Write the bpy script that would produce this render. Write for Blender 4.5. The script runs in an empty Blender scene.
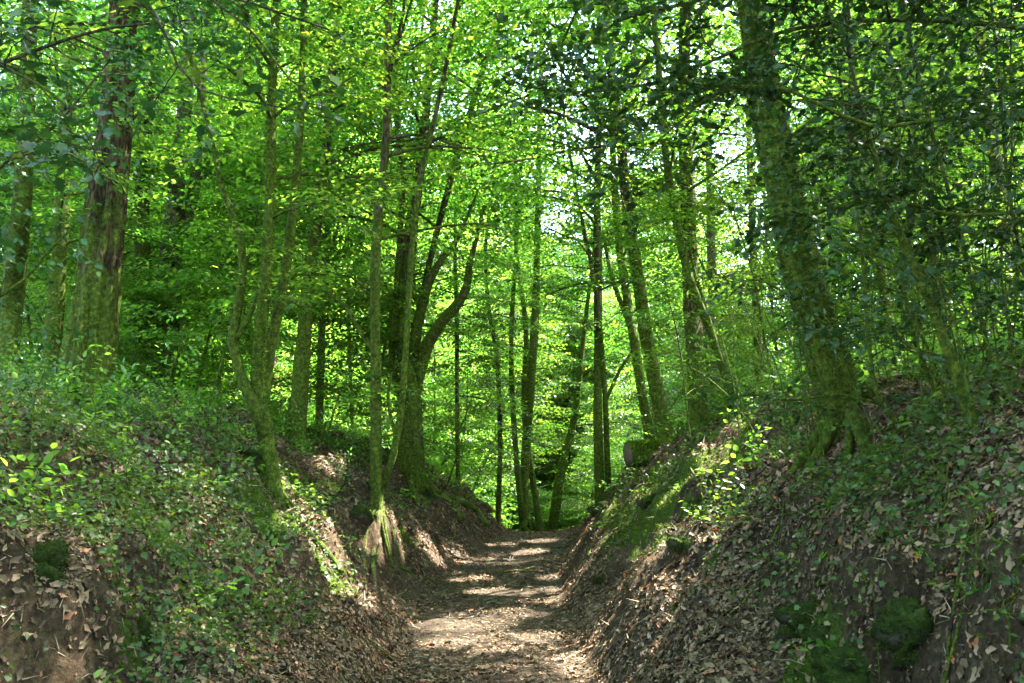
import bpy, math, numpy as np
from mathutils import Vector
R = math.radians
C = bpy.context.scene.collection
rng = np.random.default_rng(7)

# ------------------------------------------------------------------ camera model
F = 910.0; PITCH = R(7.0); CAM = np.array([0.0, 0.0, 1.5])
cp, sp_ = math.cos(PITCH), math.sin(PITCH)
def ray(px, py):
    u = (px - 512) / F; v = (341.5 - py) / F
    d = np.array([u, cp - v * sp_, sp_ + v * cp]); return d / d[1]
def pp(px, py, d): return CAM + ray(px, py) * d

# ------------------------------------------------------------------ noise
def _h(ix, iy, s):
    n = (ix.astype(np.int64) * 374761393 + iy.astype(np.int64) * 668265263 + s * 982451653) & 0xffffffff
    n = ((n ^ (n >> 13)) * 1274126177) & 0xffffffff
    return ((n ^ (n >> 16)) & 0xffff) / 65535.0
def vn(x, y, s=0):
    x = np.asarray(x, float); y = np.asarray(y, float)
    ix = np.floor(x); iy = np.floor(y); fx = x - ix; fy = y - iy
    fx = fx * fx * (3 - 2 * fx); fy = fy * fy * (3 - 2 * fy)
    a = _h(ix, iy, s); b = _h(ix + 1, iy, s); c = _h(ix, iy + 1, s); d = _h(ix + 1, iy + 1, s)
    return ((a * (1 - fx) + b * fx) * (1 - fy) + (c * (1 - fx) + d * fx) * fy) * 2 - 1
def fbm(x, y, o=4, s=0):
    r = 0; a = 1.0; t = 0
    for k in range(o):
        r = r + a * vn(x * 2 ** k + 17.3 * k, y * 2 ** k + 9.1 * k, s + k); t += a; a *= 0.5
    return r / t
def sst(a, b, x):
    t = np.clip((x - a) / (b - a), 0, 1); return t * t * (3 - 2 * t)

# ------------------------------------------------------------------ terrain height
def xc(y): return np.interp(y, [-60, 0, 6, 9.6, 13, 18, 22, 30, 60], [2.5, -.1, -.15, -.22, 0, .5, .9, 1.2, -3])
def sval(x, y):
    dx = x - xc(y)
    hw = .67 + .10 * vn(y * .55, np.where(dx > 0, 3.3, 8.8), 5) + .05 * vn(y * 2.1, dx * 0 + 1.2, 6)
    return np.maximum(np.abs(dx) - hw, 0), dx
def pit(x, y):
    a = np.exp(-((np.abs((x - 1.46 - .25 * (y - 3.75)) / .34)) ** 2 + np.abs((y - 3.72) / .17) ** 2) ** 1.6)
    b = np.exp(-((np.abs((x + 1.86) / .22)) ** 2 + np.abs((y - 3.72) / .20) ** 2) ** 1.6)
    return .46 * a + .42 * b
def height(x, y, fine=True):
    x = np.asarray(x, float); y = np.asarray(y, float)
    s, dx = sval(x, y); L = dx < 0
    HL = np.interp(y, [-30, 0, 4, 12, 16, 19, 24, 32], [1.9, 1.98, 1.98, 2.08, 1.88, 1.65, .8, .3])
    HR = np.interp(y, [-30, 0, 4, 12, 16, 19, 24, 32], [2.0, 2.3, 2.3, 2.4, 2.05, 1.55, .7, .3])
    H = np.where(L, HL, HR)
    rill = fbm(y * .8, s * .25, 3, 11) * .5
    z = H * (1 - np.exp(-np.power(s / (1.42 + .45 * rill * sst(0, .8, s)), 1.2)))
    z = z + np.minimum(np.maximum(s - 2.2, 0), 25) * np.where(L, .015, .06)
    near = np.exp(-((y - 3.4) / 1.5) ** 2)
    z = z - near * np.where(L, .42, .52) * np.exp(-((s - .82) / .26) ** 2) * (1 - sst(.90, 1.06, s + .08 * fbm(y * 3, x * 0, 2, 44)))
    # spur carrying the rooted stem on the left, and a ledge below the old tree
    z = z + .55 * np.exp(-(np.abs((x + 1.52) / .36) ** 3 + np.abs((y - 9.95) / .55) ** 3))
    z = z - .16 * np.exp(-(((x + 1.22) / .28) ** 2 + ((y - 9.3) / .9) ** 2))
    z = z - .25 * np.exp(-(((x + 1.9) / .45) ** 2 + ((y - 8.6) / .6) ** 2))
    zl = -.26 * np.logaddexp(0, (y - 19.6) / .9) * .9
    zl = np.maximum(zl, -9 - .02 * np.abs(y))
    z = z + zl
    z = z + .35 * fbm(x * .11, y * .11, 2, 70) * sst(2.5, 6, s)
    amp = sst(0, .5, s)
    z = z + amp * .30 * fbm(x * 1.1, y * 1.1, 3, 21)
    z = z - amp * .14 * np.abs(fbm(y * 1.9 + s * .5, s * .45, 3, 27)) * np.exp(-((s - 1.1) / .9) ** 2) * 2
    z = z + (.035 + .0 * amp) * fbm(x * 1.7, y * 1.0, 2, 33)
    z = z + amp * (s < 9) * .075 * np.sin(z * 11.5 + 4 * fbm(x * .9 + 4, y * .9, 2, 90)) * sst(-.2, .3, fbm(x * .7, y * .7 + 9, 2, 92))
    z = z - pit(x + .06 * vn(y * 9, x * 9, 31), y + .05 * vn(x * 11, y * 9, 32))
    if fine:
        z = z + (.026 + .12 * amp) * fbm(x * 4.5, y * 4.5, 3, 41)
        z = z + (.012 + .035 * amp) * fbm(x * 16, y * 16, 2, 51)
    return z
def H1(x, y): return float(height(np.array([x]), np.array([y]))[0])
def hit(px, py, d0=2.2, d1=45):
    r = ray(px, py); ds = np.arange(d0, d1, .03)
    P = CAM[None] + r[None] * ds[:, None]
    below = P[:, 2] < height(P[:, 0], P[:, 1])
    i = int(np.argmax(below)) if below.any() else len(ds) - 1
    return float(ds[i])
def normals(x, y, e=.06):
    gx = (height(x + e, y) - height(x - e, y)) / (2 * e); gy = (height(x, y + e) - height(x, y - e)) / (2 * e)
    n = np.stack([-gx, -gy, np.ones_like(gx)], 1); return n / np.linalg.norm(n, axis=1, keepdims=True)
def moss_mask(x, y):
    s, dx = sval(x, y)
    m = fbm(x * 1.0 + 5, y * .8, 3, 81) * .7 + .5 * fbm(x * 3, y * 3, 2, 82)
    m = m + .55 * np.exp(-((s - 1.05) / .55) ** 2) * (dx > 0) * sst(7.5, 10, y) + .30 * (dx < 0) * np.exp(-((s - 1.25) / .45) ** 2)
    m = m + .12 * np.exp(-((y - 3.5) / 1.0) ** 2) * sst(.8, 1.1, s)
    return sst(.20, .50, m + .25 * fbm(x * 7, y * 7, 2, 88)) * sst(.25, .6, s)

def gpx0(px, py): return pp(px, py, hit(px, py))
# ------------------------------------------------------------------ mesh helpers
def mesh_obj(name, verts, faces, mat, parent=None, smooth=False, loc=None):
    verts = np.asarray(verts, np.float32).reshape(-1, 3)
    if loc is not None: verts = verts - np.asarray(loc, np.float32)
    if not isinstance(faces, list): faces = [faces]
    faces = [np.asarray(f, np.int32) for f in faces if len(f)]
    me = bpy.data.meshes.new(name)
    me.vertices.add(len(verts)); me.vertices.foreach_set('co', verts.ravel())
    loops = np.concatenate([f.ravel() for f in faces])
    tot = np.concatenate([np.full(len(f), f.shape[1], np.int32) for f in faces])
    st = np.concatenate([[0], np.cumsum(tot)[:-1]]).astype(np.int32)
    me.loops.add(len(loops)); me.loops.foreach_set('vertex_index', loops)
    me.polygons.add(len(tot)); me.polygons.foreach_set('loop_start', st)
    if smooth: me.polygons.foreach_set('use_smooth', np.ones(len(tot), bool))
    me.update(calc_edges=True)
    me.materials.append(mat)
    o = bpy.data.objects.new(name, me); C.objects.link(o)
    if parent is not None: o.parent = parent
    elif loc is not None: o.location = [float(v) for v in loc]
    return o
def tag(o, label=None, cat=None, group=None, kind=None):
    if label: o['label'] = label
    if cat: o['category'] = cat
    if group: o['group'] = group
    if kind: o['kind'] = kind
    return o
def empty(name, loc, label, cat, group=None):
    o = bpy.data.objects.new(name, None); o.empty_display_size = .2; C.objects.link(o)
    o.location = [float(v) for v in loc]
    return tag(o, label, cat, group)
def merge(parts):
    V = []; T = []; Q = []; n = 0
    for v, fs in parts:
        V.append(v)
        for f in (fs if isinstance(fs, list) else [fs]):
            if len(f): (T if f.shape[1] == 3 else Q).append(f + n)
        n += len(v)
    out = []
    if Q: out.append(np.concatenate(Q))
    if T: out.append(np.concatenate(T))
    return np.concatenate(V), out
def spline(P, n):
    P = np.asarray(P, float); m = len(P)
    if m < 3:
        t = np.linspace(0, 1, n)[:, None]; return P[0] * (1 - t) + P[-1] * t
    Q = np.vstack([2 * P[0] - P[1], P, 2 * P[-1] - P[-2]])
    seg = np.linalg.norm(np.diff(P[:, :3], axis=0), axis=1); cum = np.concatenate([[0], np.cumsum(seg)])
    ts = np.linspace(0, cum[-1], n); out = []
    for t in ts:
        i = min(int(np.searchsorted(cum, t, 'right') - 1), m - 2); u = (t - cum[i]) / max(seg[i], 1e-6)
        a, b, c, d = Q[i], Q[i + 1], Q[i + 2], Q[i + 3]
        out.append(.5 * ((2 * b) + (c - a) * u + (2 * a - 5 * b + 4 * c - d) * u * u + (3 * b - a - 3 * c + d) * u ** 3))
    out = np.array(out)
    if out.shape[1] > 3: out[:, 3] = np.maximum(out[:, 3], .0015)
    return out
def tube(P, k=8, rough=0.0, flare=0.0, seed=0, cap=True, ridges=0.0):
    """P: (n,4) x,y,z,r"""
    P = np.asarray(P, float); n = len(P); X = P[:, :3]; r = P[:, 3]
    T = np.gradient(X, axis=0); T /= np.maximum(np.linalg.norm(T, axis=1, keepdims=True), 1e-9)
    ref = np.array([.13, 1, .05]) if abs(T[0, 2]) > .5 else np.array([0, .1, 1.0])
    A = np.cross(T, ref); A /= np.linalg.norm(A, axis=1, keepdims=True); B = np.cross(T, A)
    th = np.linspace(0, 2 * np.pi, k, endpoint=False)
    L = np.concatenate([[0], np.cumsum(np.linalg.norm(np.diff(X, axis=0), axis=1))])
    rr = np.repeat(r[:, None], k, 1)
    if rough:
        TT, LL = np.meshgrid(th, L)
        cx = np.cos(TT); cy = np.sin(TT)
        rr = rr * (1 + rough * (vn(cx * 2.2 + seed, cy * 2.2 + LL * 1.3, seed) + .6 * vn(cx * 5 + seed, cy * 5 + LL * 4, seed + 1)))
    if ridges:
        TT, LL = np.meshgrid(th, L)
        tw = TT + .25 * np.sin(LL * .8)
        rr = rr * (1 + ridges * (.3 - np.abs(vn(tw * 3.6 + 3, LL * .30, seed + 4)) * 1.2 + .45 * vn(tw * 9, LL * .9, seed + 5)))
    if flare:
        TT, LL = np.meshgrid(th, L)
        rr = rr * (1 + flare * np.exp(-LL / (r[0] * 2.6)) * (1 + .6 * np.cos(TT * 4 + seed) + .3 * np.cos(TT * 7 + 2 * seed))) * np.ones_like(rr)
    V = X[:, None] + rr[..., None] * (np.cos(th)[None, :, None] * A[:, None] + np.sin(th)[None, :, None] * B[:, None])
    V = V.reshape(-1, 3)
    i = np.arange(n - 1)[:, None] * k; j = np.arange(k)[None]; j2 = (j + 1) % k
    f = np.stack([i + j, i + j2, i + k + j2, i + k + j], -1).reshape(-1, 4)
    fs = [f]
    if cap:
        V = np.vstack([V, X[:1], X[-1:]]); c0, c1 = n * k, n * k + 1
        jj = np.arange(k); j3 = (jj + 1) % k
        fs.append(np.concatenate([np.stack([j3, jj, np.full(k, c0)], 1), np.stack([jj + (n - 1) * k, j3 + (n - 1) * k, np.full(k, c1)], 1)]))
    return V, fs

# ------------------------------------------------------------------ leaf templates (unit length along +x, normal +z)
LEAF2 = (np.array([[0, 0, 0], [.32, -.30, .06], [.72, -.22, .03], [1, 0, -.09], [.72, .22, .03], [.32, .30, .06]]), np.array([[0, 1, 2, 3], [0, 3, 4, 5]]))
LEAF1 = (np.array([[0, 0, 0], [.45, -.34, .05], [1, 0, -.06], [.45, .34, .05]]), np.array([[0, 1, 2, 3]]))
_hp = [(0, 0), (.10, .13), (.20, .20), (.27, .33), (.34, .22), (.47, .22), (.55, .34), (.61, .20), (.74, .15), (.81, .23), (.86, .09), (1.0, 0)]
_hv = [[x, y, .22 * y + .05 * math.sin(x * 9)] for x, y in _hp] + [[x, -y, .22 * y + .05 * math.cos(x * 8)] for x, y in _hp[1:-1]]
_mid = [[.27, 0, -.0], [.61, 0, -.03]]
HOLLY = (np.array(_hv + _mid), None)
def _holly_faces():
    top = list(range(12)); bot = [0] + list(range(12, 22)) + [11]; m1, m2 = 22, 23
    f = []
    for s, line in ((1, top), (-1, bot)):
        for a in range(11):
            p, q = line[a], line[a + 1]; m = m1 if a < 5 else m2
            f.append([p, q, m] if s < 0 else [q, p, m])
        f.append([line[5], m1, m2] if s > 0 else [line[5], m2, m1])
    return np.array(f)
HOLLY = (HOLLY[0], _holly_faces())
IVY = (np.array([[0, 0, 0], [.05, -.42, .02], [.45, -.34, .05], [.62, -.5, 0], [.70, -.16, .03], [1.05, 0, -.06], [.70, .16, .03], [.62, .5, 0], [.45, .34, .05], [.05, .42, .02], [.4, 0, -.03]]),
       np.array([[0, 1, 10], [1, 2, 10], [2, 3, 10], [3, 4, 10], [4, 5, 10], [5, 6, 10], [6, 7, 10], [7, 8, 10], [8, 9, 10], [9, 0, 10]]))
def basis(dirs, ups):
    X = dirs / np.maximum(np.linalg.norm(dirs, axis=1, keepdims=True), 1e-9)
    Y = np.cross(ups, X); Y /= np.maximum(np.linalg.norm(Y, axis=1, keepdims=True), 1e-9)
    Z = np.cross(X, Y); return np.stack([X, Y, Z], 1)     # rows
def place(tpl, pos, dirs, ups, size):
    v, f = tpl; M = basis(dirs, ups); n = len(pos)
    V = np.einsum('vk,nkc->nvc', v, M) * np.asarray(size).reshape(-1, 1, 1) + pos[:, None]
    Fc = (f[None] + (np.arange(n) * len(v))[:, None, None]).reshape(-1, f.shape[1])
    return V.reshape(-1, 3), Fc
def rnd_up(n, tilt, r=None):
    r = r or rng
    u = r.normal(0, tilt, (n, 3)); u[:, 2] = 1; return u / np.linalg.norm(u, axis=1, keepdims=True)

# ------------------------------------------------------------------ materials
def nt(name):
    m = bpy.data.materials.new(name); m.use_nodes = True; t = m.node_tree; t.nodes.clear()
    out = t.nodes.new('ShaderNodeOutputMaterial'); return m, t, out
def ramp(t, stops, fac):
    r = t.nodes.new('ShaderNodeValToRGB'); e = r.color_ramp.elements
    while len(e) < len(stops): e.new(.5)
    for el, (p, c) in zip(e, stops): el.position = p; el.color = (*c, 1)
    t.links.new(fac, r.inputs[0]); return r.outputs[0]
def noise(t, scale, detail=4, vec=None, rough=.55, dist=0):
    n = t.nodes.new('ShaderNodeTexNoise'); n.inputs['Scale'].default_value = scale; n.inputs['Detail'].default_value = detail
    n.inputs['Roughness'].default_value = rough; n.inputs['Distortion'].default_value = dist
    if vec is not None: t.links.new(vec, n.inputs['Vector'])
    return n.outputs['Fac']
def mixc(t, fac, a, b, mode='MIX'):
    m = t.nodes.new('ShaderNodeMix'); m.data_type = 'RGBA'; m.blend_type = mode
    for s, v in ((0, fac), (6, a), (7, b)):
        if isinstance(v, (int, float)): m.inputs[s].default_value = v
        elif isinstance(v, tuple): m.inputs[s].default_value = (*v, 1)
        else: t.links.new(v, m.inputs[s])
    return m.outputs[2]
def mth(t, op, a, b=0.0, c=None):
    m = t.nodes.new('ShaderNodeMath'); m.operation = op
    for i, v in enumerate((a, b) if c is None else (a, b, c)):
        if isinstance(v, (int, float)): m.inputs[i].default_value = v
        else: t.links.new(v, m.inputs[i])
    return m.outputs[0]
def leaf_mat(name, stops, trans=None, tfac=.5, rough=.45, spec=.4, bright=1.0):
    m, t, out = nt(name)
    g = t.nodes.new('ShaderNodeNewGeometry'); oi = t.nodes.new('ShaderNodeObjectInfo')
    f = g.outputs['Random Per Island']
    col = ramp(t, stops, f)
    hsv = t.nodes.new('ShaderNodeHueSaturation'); t.links.new(col, hsv.inputs['Color'])
    t.links.new(mth(t, 'MULTIPLY_ADD', oi.outputs['Random'], .034, .480), hsv.inputs['Hue'])
    t.links.new(mth(t, 'MULTIPLY_ADD', oi.outputs['Random'], .65, .65), hsv.inputs['Value'])
    p = t.nodes.new('ShaderNodeBsdfPrincipled'); t.links.new(hsv.outputs[0], p.inputs['Base Color'])
    p.inputs['Roughness'].default_value = rough; p.inputs['Specular IOR Level'].default_value = spec
    if trans:
        tr = t.nodes.new('ShaderNodeBsdfTranslucent')
        tc = mixc(t, 1.0, hsv.outputs[0], trans, 'MULTIPLY'); t.links.new(tc, tr.inputs['Color'])
        mx = t.nodes.new('ShaderNodeMixShader'); mx.inputs[0].default_value = tfac
        t.links.new(p.outputs[0], mx.inputs[1]); t.links.new(tr.outputs[0], mx.inputs[2]); t.links.new(mx.outputs[0], out.inputs[0])
    else: t.links.new(p.outputs[0], out.inputs[0])
    return m
TR = (3.85, 3.85, 1.8)
M = {}
M['beech'] = leaf_mat('beech_leaf', [(0, (.012, .038, .009)), (.3, (.032, .085, .016)), (.85, (.080, .155, .024)), (1, (.17, .20, .03))], TR, .55, .4, .35)
M['beech_far'] = leaf_mat('beech_leaf_far', [(0, (.016, .052, .014)), (.4, (.045, .105, .024)), (1, (.13, .185, .036))], TR, .58, .5, .3)
M['under'] = leaf_mat('understory_leaf', [(0, (.026, .070, .013)), (.6, (.055, .120, .019)), (1, (.11, .17, .025))], TR, .45, .4, .4)
M['holly'] = leaf_mat('holly_leaf', [(0, (.014, .044, .016)), (.6, (.022, .064, .020)), (.95, (.034, .085, .02)), (1, (.10, .14, .02))], (2.2, 3.0, 1.1), .15, .45, .28)
M['ivy'] = leaf_mat('ivy_leaf', [(0, (.030, .072, .016)), (.6, (.050, .105, .022)), (1, (.10, .16, .030))], (2.8, 2.8, 1.0), .3, .45, .35)
M['litter'] = leaf_mat('fallen_leaf', [(0, (.040, .022, .011)), (.35, (.092, .060, .030)), (.7, (.205, .142, .076)), (.93, (.32, .22, .13)), (.97, (.34, .11, .03)), (1, (.40, .30, .20))], (1.2, 1.0, .8), .12, .62, .25)
M['gravel'] = leaf_mat('path_stone', [(0, (.07, .06, .048)), (.7, (.20, .175, .14)), (1, (.36, .33, .28))], None, 0, .85, .15)
M['needle'] = leaf_mat('twig_litter', [(0, (.035, .024, .014)), (.6, (.11, .08, .05)), (1, (.24, .19, .13))], None, 0, .8, .15)
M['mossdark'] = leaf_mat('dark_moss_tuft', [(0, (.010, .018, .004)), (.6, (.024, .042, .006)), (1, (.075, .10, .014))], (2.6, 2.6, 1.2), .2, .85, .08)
M['mossleaf'] = leaf_mat('moss_tuft', [(0, (.020, .042, .005)), (.6, (.060, .105, .009)), (1, (.14, .18, .016))], (3, 3, 1.2), .35, .8, .1)

def bark(name, dark, light, moss_amt, moss_h=2.0, lich=(.20, .21, .15), lich_amt=.3, vs=.18):
    m, t, out = nt(name)
    tc = t.nodes.new('ShaderNodeTexCoord'); mp = t.nodes.new('ShaderNodeMapping'); mp.inputs['Scale'].default_value = (1, 1, vs)
    t.links.new(tc.outputs['Object'], mp.inputs[0]); v = mp.outputs[0]; ov = tc.outputs['Object']
    n1 = noise(t, 17, 7, v, .72, .5); n2 = noise(t, 48, 5, v, .7); n3 = noise(t, 3.2, 4, ov, .6); n4 = noise(t, 9, 5, ov, .7)
    base = ramp(t, [(.38, tuple(c * .6 for c in dark)), (.5, tuple((a + b) / 2 for a, b in zip(dark, light))), (.62, light)], n1)
    base = mixc(t, ramp(t, [(.42, (0, 0, 0)), (.60, (1, 1, 1))], n2), base, tuple(c * .45 for c in dark))
    blot = ramp(t, [(.36, (.45, .43, .40)), (.60, (1.25, 1.22, 1.15))], noise(t, 5.5, 5, ov, .7))
    base = mixc(t, 1.0, base, blot, 'MULTIPLY')
    lf = ramp(t, [(.55, (0, 0, 0)), (.66, (1, 1, 1))], n4)
    base = mixc(t, mth(t, 'MULTIPLY', lf, lich_amt), base, lich)
    sx = t.nodes.new('ShaderNodeSeparateXYZ'); t.links.new(ov, sx.inputs[0])
    hgt = mth(t, 'SUBTRACT', 1.0, mth(t, 'DIVIDE', sx.outputs[2], moss_h))
    hgt = mth(t, 'MULTIPLY_ADD', mth(t, 'MAXIMUM', mth(t, 'MINIMUM', hgt, 1.0), -.6), .32, moss_amt - .5)
    mf = mth(t, 'ADD', mth(t, 'MULTIPLY_ADD', n4, .4, mth(t, 'MULTIPLY', n3, .6)), hgt)
    mfac = ramp(t, [(.46, (0, 0, 0)), (.56, (1, 1, 1))], mf)
    mc = ramp(t, [(.36, (.022, .042, .005)), (.52, (.080, .115, .011)), (.66, (.20, .24, .028))], noise(t, 26, 7, ov, .75))
    col = mixc(t, mfac, base, mc)
    p = t.nodes.new('ShaderNodeBsdfPrincipled'); p.inputs['Roughness'].default_value = .85; p.inputs['Specular IOR Level'].default_value = .15
    t.links.new(col, p.inputs['Base Color'])
    b = t.nodes.new('ShaderNodeBump'); b.inputs['Strength'].default_value = 1; b.inputs['Distance'].default_value = .06
    t.links.new(mth(t, 'ADD', n1, mth(t, 'MULTIPLY', noise(t, 70, 3, ov, .7), .45)), b.inputs['Height']); t.links.new(b.outputs[0], p.inputs['Normal'])
    t.links.new(p.outputs[0], out.inputs[0]); return m
B = {
    'brown': bark('ridged_brown_bark', (.055, .040, .020), (.23, .168, .088), .40, 2.5, lich_amt=.15, vs=.30),
    'mossy': bark('mossy_bark', (.06, .048, .028), (.19, .15, .085), .72, 6.0),
    'green': bark('thick_moss_bark', (.07, .06, .03), (.20, .17, .09), 1.25, 14.0),
    'mix': bark('part_mossy_bark', (.075, .06, .038), (.24, .195, .125), .52, 3.5),
    'pale': bark('pale_bark', (.15, .13, .09), (.36, .32, .23), .38, 2.2, (.33, .33, .25), .4, .6),
    'dark': bark('dark_bark', (.045, .035, .022), (.14, .11, .068), .42, 2.5),
    'far': bark('distant_bark', (.09, .08, .05), (.25, .22, .14), .50, 4.0),
    'twig': bark('holly_stem_bark', (.05, .045, .025), (.15, .14, .075), .42, 2.0, (.24, .24, .16), .35, .5),
    'root': bark('bare_root_bark', (.10, .07, .045), (.30, .22, .15), .18, 2.0),
    'stick': bark('dead_wood', (.06, .045, .03), (.20, .16, .115), .30, 2.0),
}
def soil():
    m, t, out = nt('forest_soil')
    tc = t.nodes.new('ShaderNodeTexCoord'); v = tc.outputs['Object']
    a = t.nodes.new('ShaderNodeAttribute'); a.attribute_name = 'moss'
    pth = t.nodes.new('ShaderNodeAttribute'); pth.attribute_name = 'trail'
    n1 = noise(t, 2.2, 6, v, .65); n2 = noise(t, 24, 8, v, .78); n3 = noise(t, 110, 4, v, .75)
    earth = ramp(t, [(.38, (.022, .014, .008)), (.5, (.075, .050, .028)), (.62, (.17, .120, .066))], mth(t, 'MULTIPLY_ADD', n2, .6, mth(t, 'MULTIPLY', n1, .4)))
    trail = ramp(t, [(.38, (.045, .033, .022)), (.50, (.080, .058, .038)), (.64, (.155, .118, .080))], mth(t, 'MULTIPLY_ADD', n2, .55, mth(t, 'MULTIPLY', n1, .45)))
    col = mixc(t, pth.outputs['Fac'], earth, trail)
    peb = t.nodes.new('ShaderNodeTexVoronoi'); peb.inputs['Scale'].default_value = 38; t.links.new(v, peb.inputs['Vector'])
    pf = ramp(t, [(.10, (1, 1, 1)), (.22, (0, 0, 0))], peb.outputs['Distance'])
    col = mixc(t, mth(t, 'MULTIPLY', pf, .45), col, peb.outputs['Color'], 'SOFT_LIGHT')
    mc = ramp(t, [(.35, (.030, .052, .006)), (.6, (.085, .125, .012))], noise(t, 60, 4, v, .7))
    mfac = ramp(t, [(.42, (0, 0, 0)), (.58, (1, 1, 1))], mth(t, 'ADD', a.outputs['Fac'], mth(t, 'MULTIPLY_ADD', n2, .6, -.3)))
    col = mixc(t, mfac, col, mc)
    p = t.nodes.new('ShaderNodeBsdfPrincipled'); p.inputs['Roughness'].default_value = .9; p.inputs['Specular IOR Level'].default_value = .12
    t.links.new(col, p.inputs['Base Color'])
    b = t.nodes.new('ShaderNodeBump'); b.inputs['Strength'].default_value = 1; b.inputs['Distance'].default_value = .045
    t.links.new(mth(t, 'ADD', n2, mth(t, 'MULTIPLY', n3, .5)), b.inputs['Height']); t.links.new(b.outputs[0], p.inputs['Normal'])
    t.links.new(p.outputs[0], out.inputs[0]); return m
M['soil'] = soil()
def rockmoss():
    m, t, out = nt('moss_covered_stone'); tc = t.nodes.new('ShaderNodeTexCoord'); v = tc.outputs['Object']
    g = t.nodes.new('ShaderNodeNewGeometry'); sx = t.nodes.new('ShaderNodeSeparateXYZ'); t.links.new(g.outputs['Normal'], sx.inputs[0])
    n = noise(t, 30, 6, v, .7); n2 = noise(t, 5, 4, v)
    st = ramp(t, [(.3, (.05, .045, .035)), (.7, (.16, .14, .11))], n)
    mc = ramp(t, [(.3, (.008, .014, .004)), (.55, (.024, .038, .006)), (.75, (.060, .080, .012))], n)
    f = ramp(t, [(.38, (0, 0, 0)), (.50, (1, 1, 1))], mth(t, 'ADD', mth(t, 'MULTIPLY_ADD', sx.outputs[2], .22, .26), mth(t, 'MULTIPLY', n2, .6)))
    p = t.nodes.new('ShaderNodeBsdfPrincipled'); p.inputs['Roughness'].default_value = .9; p.inputs['Specular IOR Level'].default_value = .1
    t.links.new(mixc(t, f, st, mc), p.inputs['Base Color'])
    b = t.nodes.new('ShaderNodeBump'); b.inputs['Distance'].default_value = .02; t.links.new(n, b.inputs['Height']); t.links.new(b.outputs[0], p.inputs['Normal'])
    t.links.new(p.outputs[0], out.inputs[0]); return m
M['rock'] = rockmoss()
def endgrain():
    m, t, out = nt('cut_log_end'); tc = t.nodes.new('ShaderNodeTexCoord')
    n = noise(t, 25, 5, tc.outputs['Object'], .7)
    p = t.nodes.new('ShaderNodeBsdfPrincipled'); p.inputs['Roughness'].default_value = .9
    t.links.new(ramp(t, [(.3, (.05, .03, .018)), (.7, (.16, .10, .06))], n), p.inputs['Base Color']); t.links.new(p.outputs[0], out.inputs[0]); return m
M['end'] = endgrain()

# ------------------------------------------------------------------ terrain
def axis(core0, core1, step, lo, hi, g=1.14):
    a = list(np.arange(core0, core1, step)); s = step; x = a[-1]
    while x < hi: s *= g; x += s; a.append(x)
    s = step; x = a[0]; pre = []
    while x > lo: s *= g; x -= s; pre.append(x)
    return np.array(pre[::-1] + a)
gx = axis(-5.2, 5.2, .04, -420, 420); gy = axis(2.2, 21, .05, -160, 600)
XX, YY = np.meshgrid(gx, gy); ZZ = height(XX, YY)
nv = XX.size; idx = np.arange(nv).reshape(XX.shape)
fq = np.stack([idx[:-1, :-1], idx[:-1, 1:], idx[1:, 1:], idx[1:, :-1]], -1).reshape(-1, 4)
ter = mesh_obj('ground', np.stack([XX, YY, ZZ], -1), fq, M['soil'], smooth=True); tag(ter, 'brown earth floor and banks of the sunken lane', kind='structure')
def vattr(o, name, vals):
    a = o.data.attributes.new(name, 'FLOAT', 'POINT'); a.data.foreach_set('value', np.asarray(vals, np.float32).ravel())
vattr(ter, 'moss', moss_mask(XX, YY) * (YY < 40))
ss, _ = sval(XX, YY); vattr(ter, 'trail', (1 - sst(.0, .35, ss + .12 * fbm(XX * 2, YY * 2, 2, 9))))

# scatter helper on terrain ------------------------------------------------
def scatter(n, xr, yr, dens, r=rng):
    x = r.uniform(*xr, n); y = yr[0] + (yr[1] - yr[0]) * r.random(n) ** 1.35
    k = r.random(n) < dens(x, y); return x[k], y[k]
# leaf litter
def litdens(x, y):
    s, dx = sval(x, y)
    d = sst(-.15, .35, fbm(x * 1.6, y * 1.6, 3, 91) + .30 * sst(.0, .4, s) - .25 * (s <= 0) + .25 * np.exp(-(s / .3) ** 2) * (s > 0)) * (1 - .75 * moss_mask(x, y))
    st_ = sst(.50, .72, normals(x, y, .08)[:, 2])
    return np.clip(d, .035, 1) * np.where(s <= 0, .55, 1.0) * (.32 + .68 * st_) * (1 - .9 * sst(.08, .2, pit(x, y)))
x, y = scatter(520000, (-6, 6), (2.2, 22), litdens)
x2, y2 = scatter(150000, (-3.4, 3.4), (2.3, 7.5), lambda a, b: np.clip(litdens(a, b) + .12, 0, 1)); x = np.concatenate([x, x2]); y = np.concatenate([y, y2])
n = normals(x, y); N = len(x)
dirs = rng.normal(0, 1, (N, 3)); dirs -= (dirs * n).sum(1, keepdims=True) * n
ups = n + rng.normal(0, .45, (N, 3))
pos = np.stack([x, y, height(x, y) + rng.uniform(.002, .02, N)], 1)
CURL = (np.array([[0, 0, .0], [.22, -.16, .16], [.42, -.30, .05], [.70, -.14, .14], [1.05, -.03, .22], [.74, .18, -.05], [.48, .22, .12], [.20, .24, .02], [.5, -.02, -.04]]), np.array([[0, 1, 8], [1, 2, 8], [2, 3, 8], [3, 4, 8], [4, 5, 8], [5, 6, 8], [6, 7, 8], [7, 0, 8]]))
sz = (.018 + .050 * rng.random(N) ** 1.6) * np.clip(.75 + y * .03, .8, 1.2)
v, f = place(CURL, pos, dirs, ups, sz)
o = mesh_obj('leaf_litter', v, f, M['litter']); tag(o, 'dry brown fallen leaves lying over the banks and path edges', 'leaf litter', kind='stuff')

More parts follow.
